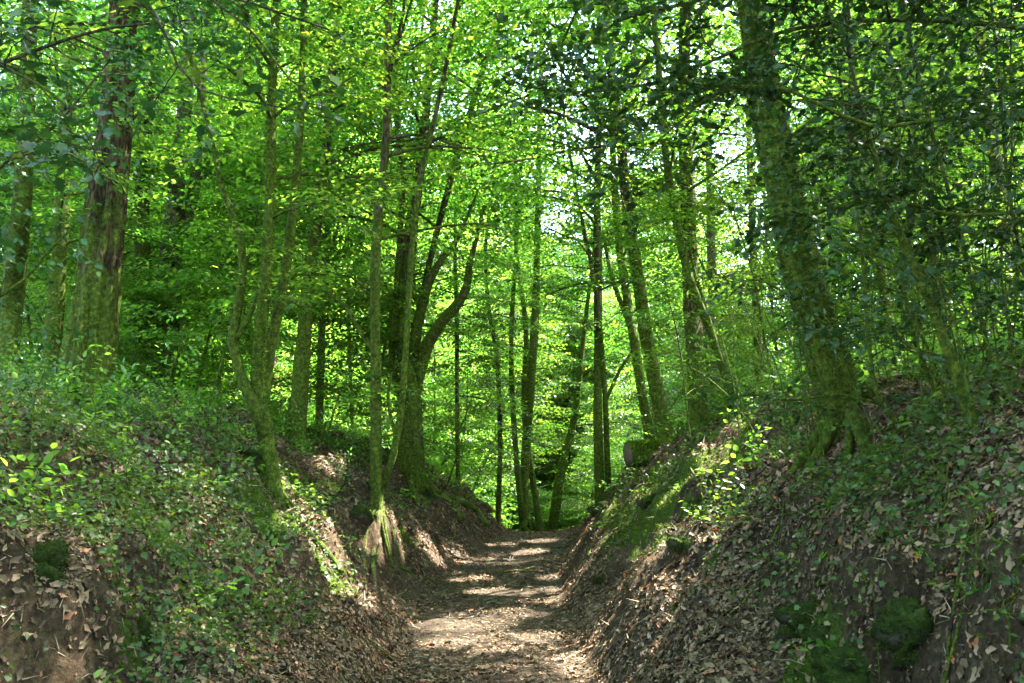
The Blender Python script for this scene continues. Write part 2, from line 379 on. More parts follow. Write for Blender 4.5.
# crumbs of leaf and bark on the trodden path
def crd(x, y):
    s, dx = sval(x, y); return .6 * (s < .5) * sst(-.4, .5, fbm(x * 3, y * 1.5, 3, 95))
x, y = scatter(150000, (-2, 2.2), (4.5, 21), crd); N = len(x); n = normals(x, y)
v, f = place(LEAF1, np.stack([x, y, height(x, y) + rng.uniform(.0, .012, N)], 1), rng.normal(0, 1, (N, 3)) * [1, 1, .25], n + rng.normal(0, .45, (N, 3)), rng.uniform(.006, .030, N))
o = mesh_obj('path_litter', v, f, M['litter']); tag(o, 'small crumbs of leaf and bark trodden into the path', 'leaf crumbs', kind='stuff')
NEED = (np.array([[0, -.035, 0], [1, 0, .05], [0, .035, 0]]), np.array([[0, 1, 2]]))
x, y = scatter(110000, (-4.5, 4.5), (2.2, 20), lambda a, b: .45 + .55 * (sval(a, b)[0] > .1)); N = len(x); n = normals(x, y)
dr_ = rng.normal(0, 1, (N, 3)); dr_ -= (dr_ * n).sum(1, keepdims=True) * n * .85
v, f = place(NEED, np.stack([x, y, height(x, y) + rng.uniform(.004, .03, N)], 1), dr_, n + rng.normal(0, .5, (N, 3)), rng.uniform(.04, .12, N) * np.clip(.4 + y * .09, .6, 1))
o = mesh_obj('twig_litter', v, f, M['needle']); tag(o, 'fine broken twigs and stalks strewn over the banks', 'twig litter', kind='stuff')
OCT = (np.array([[-.5, 0, 0], [.5, .1, 0], [0, -.45, .05], [.05, .5, 0], [0, 0, .32], [0, 0, -.3]]), np.array([[0, 2, 4], [2, 1, 4], [1, 3, 4], [3, 0, 4], [2, 0, 5], [1, 2, 5], [3, 1, 5], [0, 3, 5]]))
x, y = scatter(9000, (-2, 2.2), (4.0, 20), lambda a, b: (sval(a, b)[0] < .6) * (.15 + .6 * sst(0, .4, fbm(a * 2, b * 2, 2, 97)))); N = len(x)
v, f = place(OCT, np.stack([x, y, height(x, y)], 1), rng.normal(0, 1, (N, 3)) * [1, 1, .2], rnd_up(N, .3), .008 + .04 * rng.random(N) ** 4)
o = mesh_obj('gravel', v, f, M['gravel']); tag(o, 'small stones pressed into the packed earth of the path', 'gravel', kind='stuff')
# moss tufts: short upright blades
def tufts(pos, nor, n_per, rad, ln, r=rng):
    P = np.repeat(pos, n_per, 0) + r.normal(0, rad, (len(pos) * n_per, 3)) * .0
    return P
x, y = scatter(260000, (-4.6, 4.6), (2.2, 20), lambda a, b: moss_mask(a, b) ** 1.5 * (sval(a, b)[0] < 3.2))
k_ = rng.permutation(len(x))[:110000]; x = x[k_]; y = y[k_]
n = normals(x, y); N = len(x)
BL = (np.array([[0, -.16, 0], [1, 0, 0], [0, .16, 0]]), np.array([[0, 1, 2]]))
v, f = place(BL, np.stack([x, y, height(x, y) - .003], 1), n + rng.normal(0, .55, (N, 3)), rng.normal(0, 1, (N, 3)), rng.uniform(.018, .042, N) * np.clip(.6 + y * .05, .7, 1.3))
o = mesh_obj('moss', v, f, M['mossleaf']); tag(o, 'bright green moss cushions growing over the steep banks', 'moss', kind='stuff')

# low ivy and bramble cover
def ivydens(x, y):
    s, dx = sval(x, y)
    L = sst(-.22, .12, fbm(x * 1.3, y * 1.3, 3, 61) + .25 * np.exp(-((y - 5.5) / 3) ** 2)) * sst(.35, .75, s) * (dx < 0) * np.interp(y, [2, 8, 10, 14, 20], [1, .9, .35, .4, .5])
    Rr = sst(-.28, .20, fbm(x * 1.5, y * 1.5, 3, 63) + .2 * sst(1.5, 3, s)) * sst(.6, 1.1, s) * (dx > 0) * .75
    return (L + Rr + .5 * sst(.05, .12, pit(x, y)) * (x < 0)) * (1 - sst(.08, .2, pit(x, y)) * np.where(x < 0, .55, 1)) * (.25 + .75 * sst(.42, .62, normals(x, y, .08)[:, 2]))
x, y = scatter(260000, (-6, 6), (2.3, 21), ivydens); x2, y2 = scatter(60000, (-3.6, 3.6), (2.4, 7.5), ivydens); x = np.concatenate([x, x2]); y = np.concatenate([y, y2])
N = len(x); n = normals(x, y)
hh = rng.random(N) ** 2 * .20
pos = np.stack([x, y, height(x, y) + .015 + hh], 1)
dirs = rng.normal(0, 1, (N, 3)); dirs[:, 2] *= .35
half = rng.random(N) < .65
sz = rng.uniform(.020, .046, N) * np.clip(.7 + y * .03, .8, 1.2)
a1 = place(IVY, pos[half], dirs[half], (n + rng.normal(0, .45, (N, 3)))[half], sz[half])
a2 = place(LEAF2, pos[~half], dirs[~half], (n + rng.normal(0, .45, (N, 3)))[~half], sz[~half] * 1.05)
v, f = merge([a1, a2])
o = mesh_obj('ground_ivy', v, f, M['ivy']); tag(o, 'low dark green ivy and bramble leaves creeping over the banks', 'ground cover', kind='stuff')

# ------------------------------------------------------------------ sprays
def make_spray(seed, nside=4, L=1.0, leaf=.075, tpl=LEAF1, per=5, tilt=.38):
    r = np.random.default_rng(seed); pos = []; dr = []
    tw = [(np.zeros(3), np.array([1, 0, 0.]), L, 7)]
    for k in range(nside):
        t = (.15 + .75 * k / nside) * L
        for sg in (-1, 1):
            a = sg * r.uniform(.6, 1.0); tw.append((np.array([t, 0, -.10 * t * t]), np.array([math.cos(a), math.sin(a), 0]), L * (.62 - .42 * k / nside) * r.uniform(.75, 1.1), per))
    for p0, d0, l, m in tw:
        for q in range(m):
            u = (q + .7) / m * l; sg = 1 if q % 2 else -1
            p = p0 + d0 * u + np.array([0, 0, -.12 * u * u + r.normal(0, .015)])
            a = sg * r.uniform(.5, 1.1) if q < m - 1 else r.normal(0, .2)
            c, s = math.cos(a), math.sin(a)
            pos.append(p); dr.append([d0[0] * c - d0[1] * s, d0[0] * s + d0[1] * c, r.normal(-.15, .25)])
    N = len(pos); up = rnd_up(N, tilt, r)
    v, f = place(tpl, np.array(pos), np.array(dr), up, r.uniform(.75, 1.25, N) * leaf)
    return v, f
SPR_FAR = [make_spray(i, 4, 1.25, .125, LEAF1, 5, .55) for i in range(4)]
SPR_MID = [make_spray(10 + i, 4, 1.0, .078, LEAF1, 6, .38) for i in range(5)]
SPR_NEAR = [make_spray(20 + i, 3, .62, .062, LEAF2, 5, .32) for i in range(5)]
def sprays(pts, dirs, tpls, r, scale=(.7, 1.2), roll=.25):
    n = len(pts); which = r.integers(0, len(tpls), n); out = []
    ups = rnd_up(n, roll, r); sc = r.uniform(*scale, n)
    for k, tpl in enumerate(tpls):
        m = which == k
        if m.any(): out.append(place(tpl, pts[m], dirs[m], ups[m], sc[m]))
    return out

def limb_path(p0, az, el, L, r0, r, n=7, droop=.25, wob=.12):
    """limb that leaves upward and levels out"""
    P = [np.array([*p0, r0])]; d = np.array([math.cos(az) * math.cos(el), math.sin(az) * math.cos(el), math.sin(el)])
    for i in range(1, n):
        d = d + r.normal(0, wob, 3); d[2] -= droop / n; d /= np.linalg.norm(d)
        P.append(np.array([*(P[-1][:3] + d * L / (n - 1)), r0 * (1 - .85 * i / (n - 1))]))
    return np.array(P)

SE, SA = R(57), R(62)
SD = np.array([math.sin(SA) * math.cos(SE), math.cos(SA) * math.cos(SE), math.sin(SE)])
GAPS = np.array([gpx0(a, b) for a, b in [(480, 625), (520, 612), (495, 648), (535, 640), (440, 625), (545, 603), (470, 578), (528, 572), (455, 640), (612, 625), (650, 604), (300, 528), (322, 552), (345, 590), (288, 488), (395, 525), (432, 548), (330, 462),
                 (600, 540), (640, 500), (700, 470), (560, 592), (660, 560), (585, 650), (500, 560), (530, 552), (490, 592), (560, 575), (515, 592), (540, 541), (455, 560), (376, 530), (500, 545)]])
GRAD = .34
def in_gap(P):
    v = P[:, None] - GAPS[None]; t = (v * SD).sum(-1); dist = np.linalg.norm(v - t[..., None] * SD, axis=-1)
    return ((dist < GRAD) & (t > .3)).any(1)
def crown_for(stem, r, z0, z1, nl, Lmax, spr, leafy=1.0, epic=0, scale=(.7, 1.2), droop=.5, lift=(.15, .8), k=5, space=.55, azfun=None, gaps=False):
    """limbs + foliage along a stem polyline (world coords). returns (limb meshes, foliage parts)"""
    zs = stem[:, 2]; limbs = []; P = []; D = []
    for i in range(nl):
        z = z0 + (z1 - z0) * ((i + r.random()) / nl); j = int(np.clip(np.searchsorted(zs, z), 1, len(zs) - 1))
        t = np.clip((z - zs[j - 1]) / max(zs[j] - zs[j - 1], 1e-3), 0, 1); p = stem[j - 1, :3] * (1 - t) + stem[j, :3] * t
        rad = stem[j, 3]; az = r.uniform(0, 2 * np.pi) if azfun is None else azfun(r); fr = (z - z0) / max(z1 - z0, .1)
        L = Lmax * (1 - .65 * fr ** 1.5) * r.uniform(.6, 1.1)
        lp = limb_path(p, az, r.uniform(*lift) + .4 * fr, L, min(rad * .5, .008 + L * .008), r, 8, droop)
        limbs.append(tube(spline(lp, 10), k, cap=False))
        subs = [lp[1:]]
        for q in range(4):
            jj = 2 + q; sl = L * r.uniform(.25, .5); az2 = az + (1 if q % 2 else -1) * r.uniform(.5, 1.1)
            s2 = limb_path(lp[jj, :3], az2, r.uniform(-.1, .4), sl, lp[jj, 3] * .55, r, 5, .4); limbs.append(tube(s2, 3, cap=False)); subs.append(s2)
        for s_ in subs:
            ln = np.linalg.norm(s_[-1, :3] - s_[0, :3]); m = max(2, int(ln / space * leafy))
            for w in range(m):
                u = (w + r.random()) / m * (len(s_) - 1); a = int(min(u, len(s_) - 2)); b = u - a
                pt = s_[a, :3] * (1 - b) + s_[a + 1, :3] * b; dd = s_[a + 1, :3] - s_[a, :3]
                dd = dd / (np.linalg.norm(dd) + 1e-6); ang = r.normal(0, .9); c, s = math.cos(ang), math.sin(ang)
                D.append([dd[0] * c - dd[1] * s, dd[0] * s + dd[1] * c, dd[2] * .3 + r.normal(-.08, .18)]); P.append(pt + r.normal(0, .06, 3))
    for i in range(epic):
        z = r.uniform(zs[0] + .6, z0 + 1); j = int(np.clip(np.searchsorted(zs, z), 1, len(zs) - 1)); a = r.uniform(0, 6.28)
        P.append(stem[j, :3] + np.array([math.cos(a), math.sin(a), 0]) * stem[j, 3]); D.append([math.cos(a), math.sin(a), r.normal(0.1, .2)])
    P = np.array(P); D = np.array(D)
    if gaps:
        k_ = ~in_gap(P); P = P[k_]; D = D[k_]
    return limbs, sprays(P, D, spr, r, scale)

# ------------------------------------------------------------------ far trees: built once, copied
def generic_tree(seed, Ht, r0, z0, nl, Lmax, spr, barkm, leafm, name, lean=.03, k=8, **kw):
    r = np.random.default_rng(seed)
    P = [np.array([0, 0, -.3, r0])]; d = np.array([r.normal(0, lean), r.normal(0, lean), 1.0]); n = 12
    for i in range(1, n):
        d[:2] += r.normal(0, lean * 1.2, 2); d[2] = 1; P.append(np.array([*(P[-1][:3] + d / np.linalg.norm(d) * Ht / (n - 1)), r0 * (1 - .88 * (i / (n - 1)) ** 1.1)]))
    st = spline(P, 26); limbs, fol = crown_for(st, r, z0, Ht * .97, nl, Lmax, spr, **kw)
    root = bpy.data.objects.new(name, None); C.objects.link(root)
    v, f = merge([tube(st, k, .08, .5, seed)] + limbs); mesh_obj('trunk', v, f, barkm, root, True)
    v, f = merge(fol); mesh_obj('crown', v, f, leafm, root)
    return root
def copy_thing(root):
    c = root.copy(); C.objects.link(c)
    for ch in root.children:
        d = ch.copy(); C.objects.link(d); d.parent = c; d.matrix_parent_inverse = ch.matrix_parent_inverse
        for g in ch.children:
            e = g.copy(); C.objects.link(e); e.parent = d
    return c
far_protos = [generic_tree(100 + i, 15 + 1.3 * i, .065 + .014 * i, 2.0, 44, 3.6, SPR_FAR, B['far'], M['beech_far'], 'tree', .045, 8, space=.75, epic=14, scale=(.7, 1.25)) for i in range(5)]
pole_protos = [generic_tree(130 + i, 12 + 1.5 * i, .035 + .007 * i, 2.3, 28, 2.3, SPR_MID, B['mix'], M['beech'], 'young_tree', .05, 6, space=.55, epic=10) for i in range(4)]
und_protos = [generic_tree(160 + i, 4.5 + .8 * i, .03 + .004 * i, .5, 22, 1.9, SPR_MID, B['mix'], M['under'], 'sapling', .07, 5, space=.5, droop=.7) for i in range(4)]

used = set()
def put(protos, x, y, sc, label, cat, group, rz=None):
    p = protos[int(rng.integers(len(protos)))]
    if p.name in used: o = copy_thing(p)
    else: o = p; used.add(p.name)
    o.location = (x, y, H1(x, y) - .05); o.rotation_euler = (rng.normal(0, .03), rng.normal(0, .03), rng.uniform(0, 6.28) if rz is None else rz); o.scale = (sc,) * 3
    tag(o, label, cat, group); return o
# trees on the slope beyond the crest and in the valley
cnt = 0; placed = []
def ok(x, y, m):
    for a, b in placed:
        if (a - x) ** 2 + (b - y) ** 2 < m * m: return False
    placed.append((x, y)); return True
tries = 0
while cnt < 95 and tries < 6000:
    tries += 1
    y = 24 + 50 * rng.random() ** 1.05; x = rng.uniform(-.66, .66) * y + rng.normal(0, 1.5)
    if (y < 41 and -6 < x < 22) or (x < 0 and y < 31 and rng.random() < .6): continue
    if not ok(x, y, 2.3): continue
    side = 'left of the path line' if x < 0 else 'right of the path line'
    put(far_protos, x, y, rng.uniform(.85, 1.2), 'tall distant woodland tree with bright sunlit leaves on the slope beyond the path crest', 'tree', 'distant trees beyond the path crest'); cnt += 1
cnt = 0
while cnt < 62:
    y = rng.uniform(42, 74); x = rng.uniform(-.25, .28) * y
    if not ok(x, y, 1.4): continue
    put(far_protos, x, y, rng.uniform(1.05, 1.5), 'tall distant woodland tree with bright sunlit leaves on the slope beyond the path crest', 'tree', 'distant trees beyond the path crest'); cnt += 1
cnt = 0
while cnt < 20:
    y = rng.uniform(25, 40); x = rng.uniform(-.2, .3) * y
    if -.05 * y < x < .14 * y and y < 36: continue
    if not ok(x, y, 1.2): continue
    put(und_protos, x, y, rng.uniform(.9, 1.5), 'low leafy sapling with fresh green layered leaves among the background trunks', 'sapling', 'leafy saplings among the background trunks'); cnt += 1
for x_, y_ in [(8.4, 18.6), (10.2, 21.4), (11.0, 17.0), (12.5, 26)]: put(far_protos, x_, y_, .95, 'tall distant woodland tree with bright sunlit leaves on the slope beyond the path crest', 'tree', 'distant trees beyond the path crest')
for i_ in range(27):
    for _ in range(60):
        if i_ < 14: y = rng.uniform(33, 44); x = rng.uniform(-11, -3)
        elif i_ < 17: y = rng.uniform(46, 54); x = rng.uniform(0, 9)
        else: y = rng.uniform(20, 36); x = y * rng.uniform(.50, .70)
        if ok(x, y, 1.5): break
    put(far_protos, x, y, rng.uniform(1.0, 1.3), 'tall distant woodland tree with bright sunlit leaves on the slope beyond the path crest', 'tree', 'distant trees beyond the path crest')
cnt = 0
while cnt < 46:
    y = rng.uniform(15.5, 34); x = rng.uniform(-.62, .62) * y
    if (y < 23 and abs(x - xc(y)) < 2.6) or (y > 21 and -5 < x < 18) or (y < 20 and 0 < x < 9): continue
    if not ok(x, y, 1.5): continue
    put(pole_protos, x, y, rng.uniform(.8, 1.2), 'slim pole-stemmed young tree with layered light green foliage behind the banks', 'tree', 'slim young trees behind the banks'); cnt += 1
cnt = 0
while cnt < 60:
    y = rng.uniform(13, 40); x = rng.uniform(-.6, .6) * y
    if (y < 37 and -.06 * y < x < .16 * y) or (y < 22.5 and abs(x - xc(y)) < 2.8) or (y < 18 and x > 0) or (y < 24 and x < 0 and rng.random() < .65): continue
    if not ok(x, y, 1.2): continue
    put(und_protos, x, y, rng.uniform(.7, 1.3), 'low leafy sapling with fresh green layered leaves among the background trunks', 'sapling', 'leafy saplings among the background trunks'); cnt += 1

# ------------------------------------------------------------------ the named trunks
def stem_from_px(pix, d, top=None, r=None, wander=.15, sink=.25, dd=None):
    pts = []
    for i, (px, py, w) in enumerate(pix):
        di = d + (0 if i == 0 else r.normal(0, wander)) if dd is None else d + dd[i]
        q = pp(px, py, di); pts.append([*q, w * .72 / F * di / 2])
    pts = np.array(pts)
    base = pts[0].copy(); base[2] = H1(base[0], base[1]) - sink
    if sink > 0:
        if base[2] < pts[0, 2] - .05: pts = np.vstack([base, pts])
        else: pts[0, 2] = base[2]
    if top:
        t = pts[-1, :3] - pts[-2, :3]; t /= np.linalg.norm(t); rr = pts[-1, 3]; z = pts[-1, 2]; n = 6; st = (top - z) / n; r_ = rr
        for i in range(n):
            t = t * .8 + np.array([0, 0, .2]) + r.normal(0, .05, 3); t /= np.linalg.norm(t); rn = rr * (1 - .85 * (i + 1) / n)
            pts = np.vstack([pts, [*(pts[-1, :3] + t * st / max(t[2], .5)), rn]])
    return pts
def ivy_on(stem, n, r, z0, z1, size=(.035, .06), tpl=IVY, off=.02):
    zs = stem[:, 2]; z = z0 + (z1 - z0) * r.random(n); P = []; D = []; U = []
    a = r.uniform(0, 6.28, n); k = vn(a * 1.5, z * 1.2, 3) > -.25; a = a[k]; z = z[k]
    X = np.stack([np.interp(z, zs, stem[:, i]) for i in range(4)], 1)
    nr = np.stack([np.cos(a), np.sin(a), a * 0], 1)
    P = X[:, :3] + nr * (X[:, 3:4] + r.uniform(.0, off * 2, (len(a), 1))); m = len(a)
    D = r.normal(0, .5, (m, 3)) + nr * .5; D[:, 2] -= .5
    return place(tpl, P, D, nr + r.normal(0, .4, (m, 3)), r.uniform(*size, m))
def named(label, pix, d=None, top=15, barkm='mix', seed=0, crown=None, branches=(), rough=.11, ridges=.05, flare=.3, k=14, ivy=None, name='tree', extra=(), cat='tree', moss_t=0, wander=.15, roots=(), rootm=None, veil=7):
    r = np.random.default_rng(seed)
    if d is None: d = hit(pix[0][0], pix[0][1])
    pts = stem_from_px(pix, d, top, r, wander)
    st = spline(pts, 90 if k > 10 else 36); base = np.array([st[0, 0], st[0, 1], H1(st[0, 0], st[0, 1])])
    root = empty(name, base, label, cat)
    def sub(nm, v, f, mt, sm=True):
        return mesh_obj(nm, np.asarray(v) - base, f, mt, root, sm)
    TRK = tube(st, k, rough, flare, seed, ridges=ridges)
    stems = [st]
    for e in extra:
        e = np.array([[*pp(a, b, d + (c_[0] if c_ else 0)), w * .8 / F * d / 2] for a, b, w, *c_ in e['pix']])
        t = e[-1, :3] - e[-2, :3]; t /= np.linalg.norm(t); tz = top * .8
        while e[-1, 2] < tz and e[-1, 3] > .006:
            t = t * .85 + np.array([0, 0, .15]) + r.normal(0, .05, 3); t /= np.linalg.norm(t); e = np.vstack([e, [*(e[-1, :3] + t * 1.6), e[-1, 3] * .78]])
        e = spline(e, 30); stems.append(e); v, f = tube(e, 10, .08, .0, seed + 5); sub('stem', v, f, B[barkm])
    for bpix in branches:
        e = np.array([[*pp(a, b, d + (c_[0] if c_ else 0)), w * .8 / F * d / 2] for a, b, w, *c_ in bpix]); e = spline(e, 24)
        v, f = tube(e, 8, .1, 0, seed + 9); sub('branch', v, f, B[barkm])
    for rp in roots:
        e = []
        for i, (a, b, w) in enumerate(rp):
            q = pp(a, b, hit(a, b) - w / F * d * .25); e.append([*q, w / F * d / 2])
        v, f = tube(spline(np.array(e), 20), 8, .2, 0, seed + 3); sub('root', v, f, B['root'] if rootm is None else B[rootm])
    cr = dict(z0=5.5, z1=top * .97, nl=26, Lmax=3.6, spr=SPR_MID, epic=0, leafy=1.0, mat='beech'); cr.update(crown or {})
    mt = cr.pop('mat'); LM = []; FO = []
    for i, s_ in enumerate(stems):
        c2 = dict(cr); c2['nl'] = max(4, int(c2['nl'] * (.8 if d < 17 else .45))); c2['z1'] = min(c2['z1'], s_[-1, 2]);
        if i: c2['nl'] = max(4, c2['nl'] // 3); c2['epic'] = 0
        if c2['z1'] <= c2['z0'] + .5: continue
        l, fo = crown_for(s_, r, gaps=True, **c2); LM += l; FO += fo
    z_ = base[2] + 2.0
    if veil and st[-1, 2] > z_ + 1:
        l, fo = crown_for(st, r, z_, 7.0, veil, 2.0, SPR_NEAR, leafy=1.0, gaps=True, lift=(.0, .5), k=4, space=.34, droop=.6); LM += l; FO += fo
    if pix[0][2] > 11:
        ngx = normals(base[None, 0], base[None, 1])[0]
        for q in range(5):
            az = r.uniform(0, 6.28); dv = np.array([math.cos(az), math.sin(az)]) + ngx[:2] * .8; dv /= np.linalg.norm(dv); ln = r.uniform(.5, 1.1) * min(1.6, st[0, 3] * 7); E = []
            for t in np.linspace(.0, 1, 7):
                X = base[:2] + dv * (st[0, 3] * .6 + ln * t) + r.normal(0, .02 + .03 * t, 2); hz = H1(X[0], X[1]); rr_ = st[0, 3] * (.27 * (1 - t) ** 1.2 + .05)
                E.append([X[0], X[1], (hz + rr_ * .25) * 1.0 + (.16 * (1 - t) ** 3 if t < .5 else 0) * st[0, 3] * 6 - .04 * t, rr_])
            v, f = tube(spline(np.array(E), 16), 8, .22, 0, seed + q); sub('root', v, f, B['mossy'])
    for bpix in branches:
        e = np.array([[*pp(a, b, d + (c_[0] if c_ else 0)), .01] for a, b, w, *c_ in bpix]); n = 10
        tt = r.uniform(.5, 1, n) * (len(e) - 1); ii = np.minimum(tt.astype(int), len(e) - 2); fr = (tt - ii)[:, None]
        P = e[ii, :3] * (1 - fr) + e[ii + 1, :3] * fr; FO += sprays(P, np.stack([np.cos(tt * 9), np.sin(tt * 9), tt * 0], 1), SPR_NEAR, r)
    v, f = merge([TRK] + LM); sub('trunk', v, f, B[barkm])
    if FO:
        v, f = merge(FO)
        for q_, ff in enumerate(f):
            ct = v[ff].mean(1); keep = np.ones(len(ct), bool)
            for g_ in GAPS:
                w_ = ct - g_; t_ = w_ @ SD; keep &= ~((np.linalg.norm(w_ - t_[:, None] * SD, axis=1) < .27 + .10 * vn(t_ * 0 + g_[0] * 9, t_ * 0 + g_[1] * 9, 2)) & (t_ > .3))
            f[q_] = ff[keep]
        sub('crown', v, f, M[mt], False)
    if ivy:
        v, f = ivy_on(st, ivy[0], r, ivy[1], ivy[2]); sub('ivy', v, f, M['ivy'], False)
    if moss_t:
        z = st[:, 2]; zz = r.uniform(z[0] + .2, z[0] + 6, moss_t); X = np.stack([np.interp(zz, z, st[:, i]) for i in range(4)], 1); a = r.uniform(0, 6.28, moss_t)
        kk = (vn(a * 2, zz * 1.5, 8) + .35 * (1 - (zz - z[0]) / 3)) > -.1; X = X[kk]; a = a[kk]; nr = np.stack([np.cos(a), np.sin(a), a * 0], 1)
        v, f = place(BL, X[:, :3] + nr * X[:, 3:4] * .96, nr + r.normal(0, .6, nr.shape), r.normal(0, 1, nr.shape), r.uniform(.02, .05, len(a))); sub('moss', v, f, M['mossleaf'], False)
    return root, st, d

named('thick deeply ridged brown trunk leaning slightly right on the upper left bank', [(82, 402, 68), (95, 300, 58), (107, 200, 49), (117, 100, 42), (125, 0, 36)], 8.2, 19, 'brown', 1, ridges=.34, k=64, flare=.35, crown=dict(nl=30, Lmax=4.5, z0=7), wander=.05)
named('tall trunk with sunlit yellow moss just left of the thick ridged trunk', [(46, 392, 24), (56, 300, 22), (63, 180, 19), (68, 60, 16), (70, 0, 14)], 12, 17, 'mossy', 2)
named('grey mottled trunk at the left edge of the woodland', [(4, 405, 32), (12, 300, 28), (22, 200, 25), (26, 100, 22), (30, 0, 20)], 8.5, 17, 'mix', 3)
named('straight slim trunk with a forked top, right of the thick ridged trunk', [(142, 400, 26), (143, 300, 24), (142, 200, 22), (146, 110, 18), (150, 0, 14)], 14, 18, 'mix', 4, ivy=(900, 2.0, 4.5))
named('pale trunk wrapped in dark ivy near its foot, beside the slim forked one', [(164, 400, 34), (166, 310, 30), (172, 230, 26), (182, 140, 22), (188, 40, 18)], 14.5, 18, 'pale', 5, ivy=(2600, 2.0, 5.2), extra=[dict(pix=[(172, 260, 18), (192, 200, 14), (200, 120, 12), (205, 20, 10)])])
named('moss-footed cluster of crooked stems on the left bank edge above the bare slope', [(271, 492, 24), (266, 440, 21), (258, 380, 18), (264, 300, 16), (270, 210, 15), (272, 100, 13), (277, 0, 11)], None, 13, 'mossy', 6, moss_t=6000, wander=.04,
      extra=[dict(pix=[(264, 436, 14), (250, 396, 14), (236, 362, 13), (232, 330, 12), (240, 300, 11), (243, 262, 10), (238, 225, 9), (222, 192, 7), (214, 150, 6)]), dict(pix=[(262, 420, 14, .1), (270, 350, 14, .2), (284, 280, 13, .2), (294, 200, 12, .2), (301, 110, 10, .2), (304, 0, 9, .2)])],
      branches=[[(236, 340, 8), (248, 318, 7), (256, 300, 5), (262, 270, 4), (272, 235, 3)]], crown=dict(z0=4.6, nl=18, Lmax=2.6), flare=.7)
named('smooth straight greenish trunk standing behind the moss-footed cluster', [(298, 424, 23), (303, 350, 20), (310, 270, 18), (321, 190, 15), (329, 110, 13), (336, 0, 11)], 12.5, 16, 'mix', 7)
named('thin pale green trunk behind the smooth straight one', [(319, 424, 12), (322, 330, 11), (326, 250, 9), (332, 150, 8), (338, 0, 7)], 17, 16, 'pale', 8, k=8)
named('slender twin-stemmed tree on the left bank spur, a bare root hanging below', [(377, 494, 18), (376, 440, 16), (376, 370, 15), (375, 290, 14), (378, 220, 13), (386, 140, 11), (389, 0, 10)], 9.7, 14, 'mix', 9, wander=.04,
      extra=[dict(pix=[(382, 488, 10), (394, 452, 9), (402, 400, 9), (407, 330, 8), (411, 260, 8), (420, 180, 7), (440, 95, 6)])],
      roots=[[(377, 492, 9), (379, 515, 7), (373, 552, 6), (375, 590, 3)], [(373, 494, 6), (368, 520, 4), (364, 560, 3), (367, 600, 2)], [(381, 494, 5), (392, 525, 4), (400, 560, 2)], [(375, 500, 4), (380, 540, 3), (371, 575, 2)]], rootm=None,
      branches=[[(374, 352, 7), (356, 325, 6), (345, 306, 5), (328, 293, 3), (305, 270, 2)], [(396, 440, 5), (388, 400, 4), (392, 372, 3)]], crown=dict(z0=4.7, nl=24, Lmax=2.7))
named('stout old tree with a sweeping mossy side limb, left of the path end', [(408, 475, 38), (410, 430, 34), (411, 395, 30), (404, 345, 17), (407, 265, 14), (419, 180, 13), (428, 90, 11), (436, 0, 9)], 14.5, 17, 'mix', 10, ridges=.1, k=24, moss_t=3000, ivy=(500, 1.6, 3.2), flare=.2, crown=dict(z0=4.8, nl=42, Lmax=3.9, leafy=1.15), 
      branches=[[(412, 398, 20), (424, 352, 18), (440, 324, 14, -.2), (458, 303, 13, -.3), (467, 285, 10, -.3), (470, 262, 8, -.3), (477, 238, 5, -.3), (484, 205, 3, -.3)],
                [(412, 350, 14), (426, 290, 12), (440, 262, 9), (455, 243, 7), (468, 215, 4), (478, 190, 3)], [(402, 400, 12), (392, 360, 9), (396, 300, 7), (408, 215, 5)]],
      extra=[dict(pix=[(408, 385, 14), (396, 330, 9), (398, 270, 8), (402, 190, 8), (396, 100, 9), (392, 0, 7)]), dict(pix=[(414, 380, 13, .3), (422, 300, 9, .3), (440, 220, 8, .3), (462, 140, 9, .3), (486, 60, 7, .3), (505, 0, 5, .3)])])
named('thin dark stem rising between the stout old tree and the path end', [(458, 492, 7), (457, 400, 6), (457, 320, 6), (455, 250, 5), (458, 120, 4)], 18, 12, 'dark', 11, k=6, crown=dict(nl=14, Lmax=2, z0=4))
named('narrow wavy stem left of the clump at the path end', [(498, 530, 8), (500, 440, 7), (497, 360, 7), (488, 300, 6), (486, 240, 5), (500, 150, 4)], 20.5, 13, 'dark', 12, k=6, crown=dict(nl=14, Lmax=2, z0=5))
named('tallest mossy trunk in the clump at the path end', [(523, 534, 13), (526, 450, 12), (532, 370, 12), (536, 290, 11), (538, 200, 9), (540, 90, 7)], 20, 16, 'mossy', 13, k=8, crown=dict(nl=20, Lmax=2.8, z0=5), extra=[dict(pix=[(522, 520, 8), (515, 440, 7), (511, 350, 6), (516, 250, 5), (522, 150, 4)])])
named('mossy stem curving left in the clump at the path end', [(540, 536, 10), (536, 500, 10), (528, 450, 9), (524, 400, 8), (526, 330, 7), (516, 250, 5)], 21, 12, 'mossy', 14, k=8, crown=dict(nl=10, Lmax=2, z0=5))
named('leaning mossy trunk bending right beyond the path end', [(550, 540, 14), (556, 505, 14), (562, 465, 12), (574, 420, 10), (580, 370, 8), (588, 300, 6)], 22, 12, 'mossy', 15, k=8, crown=dict(nl=12, Lmax=2.4, z0=4))
named('straight twin trunk with a thin partner on the right shoulder of the path end', [(600, 494, 14), (598, 430, 13), (598, 350, 12), (598, 270, 12), (597, 200, 10), (600, 100, 8)], 15.5, 15, 'mix', 16, k=10, extra=[dict(pix=[(608, 486, 8), (606, 420, 7), (602, 350, 6), (594, 280, 5), (580, 210, 4)])], branches=[[(606, 400, 5), (620, 370, 4), (632, 350, 3), (640, 320, 2)]], crown=dict(z0=4.8, nl=42, Lmax=3.5))
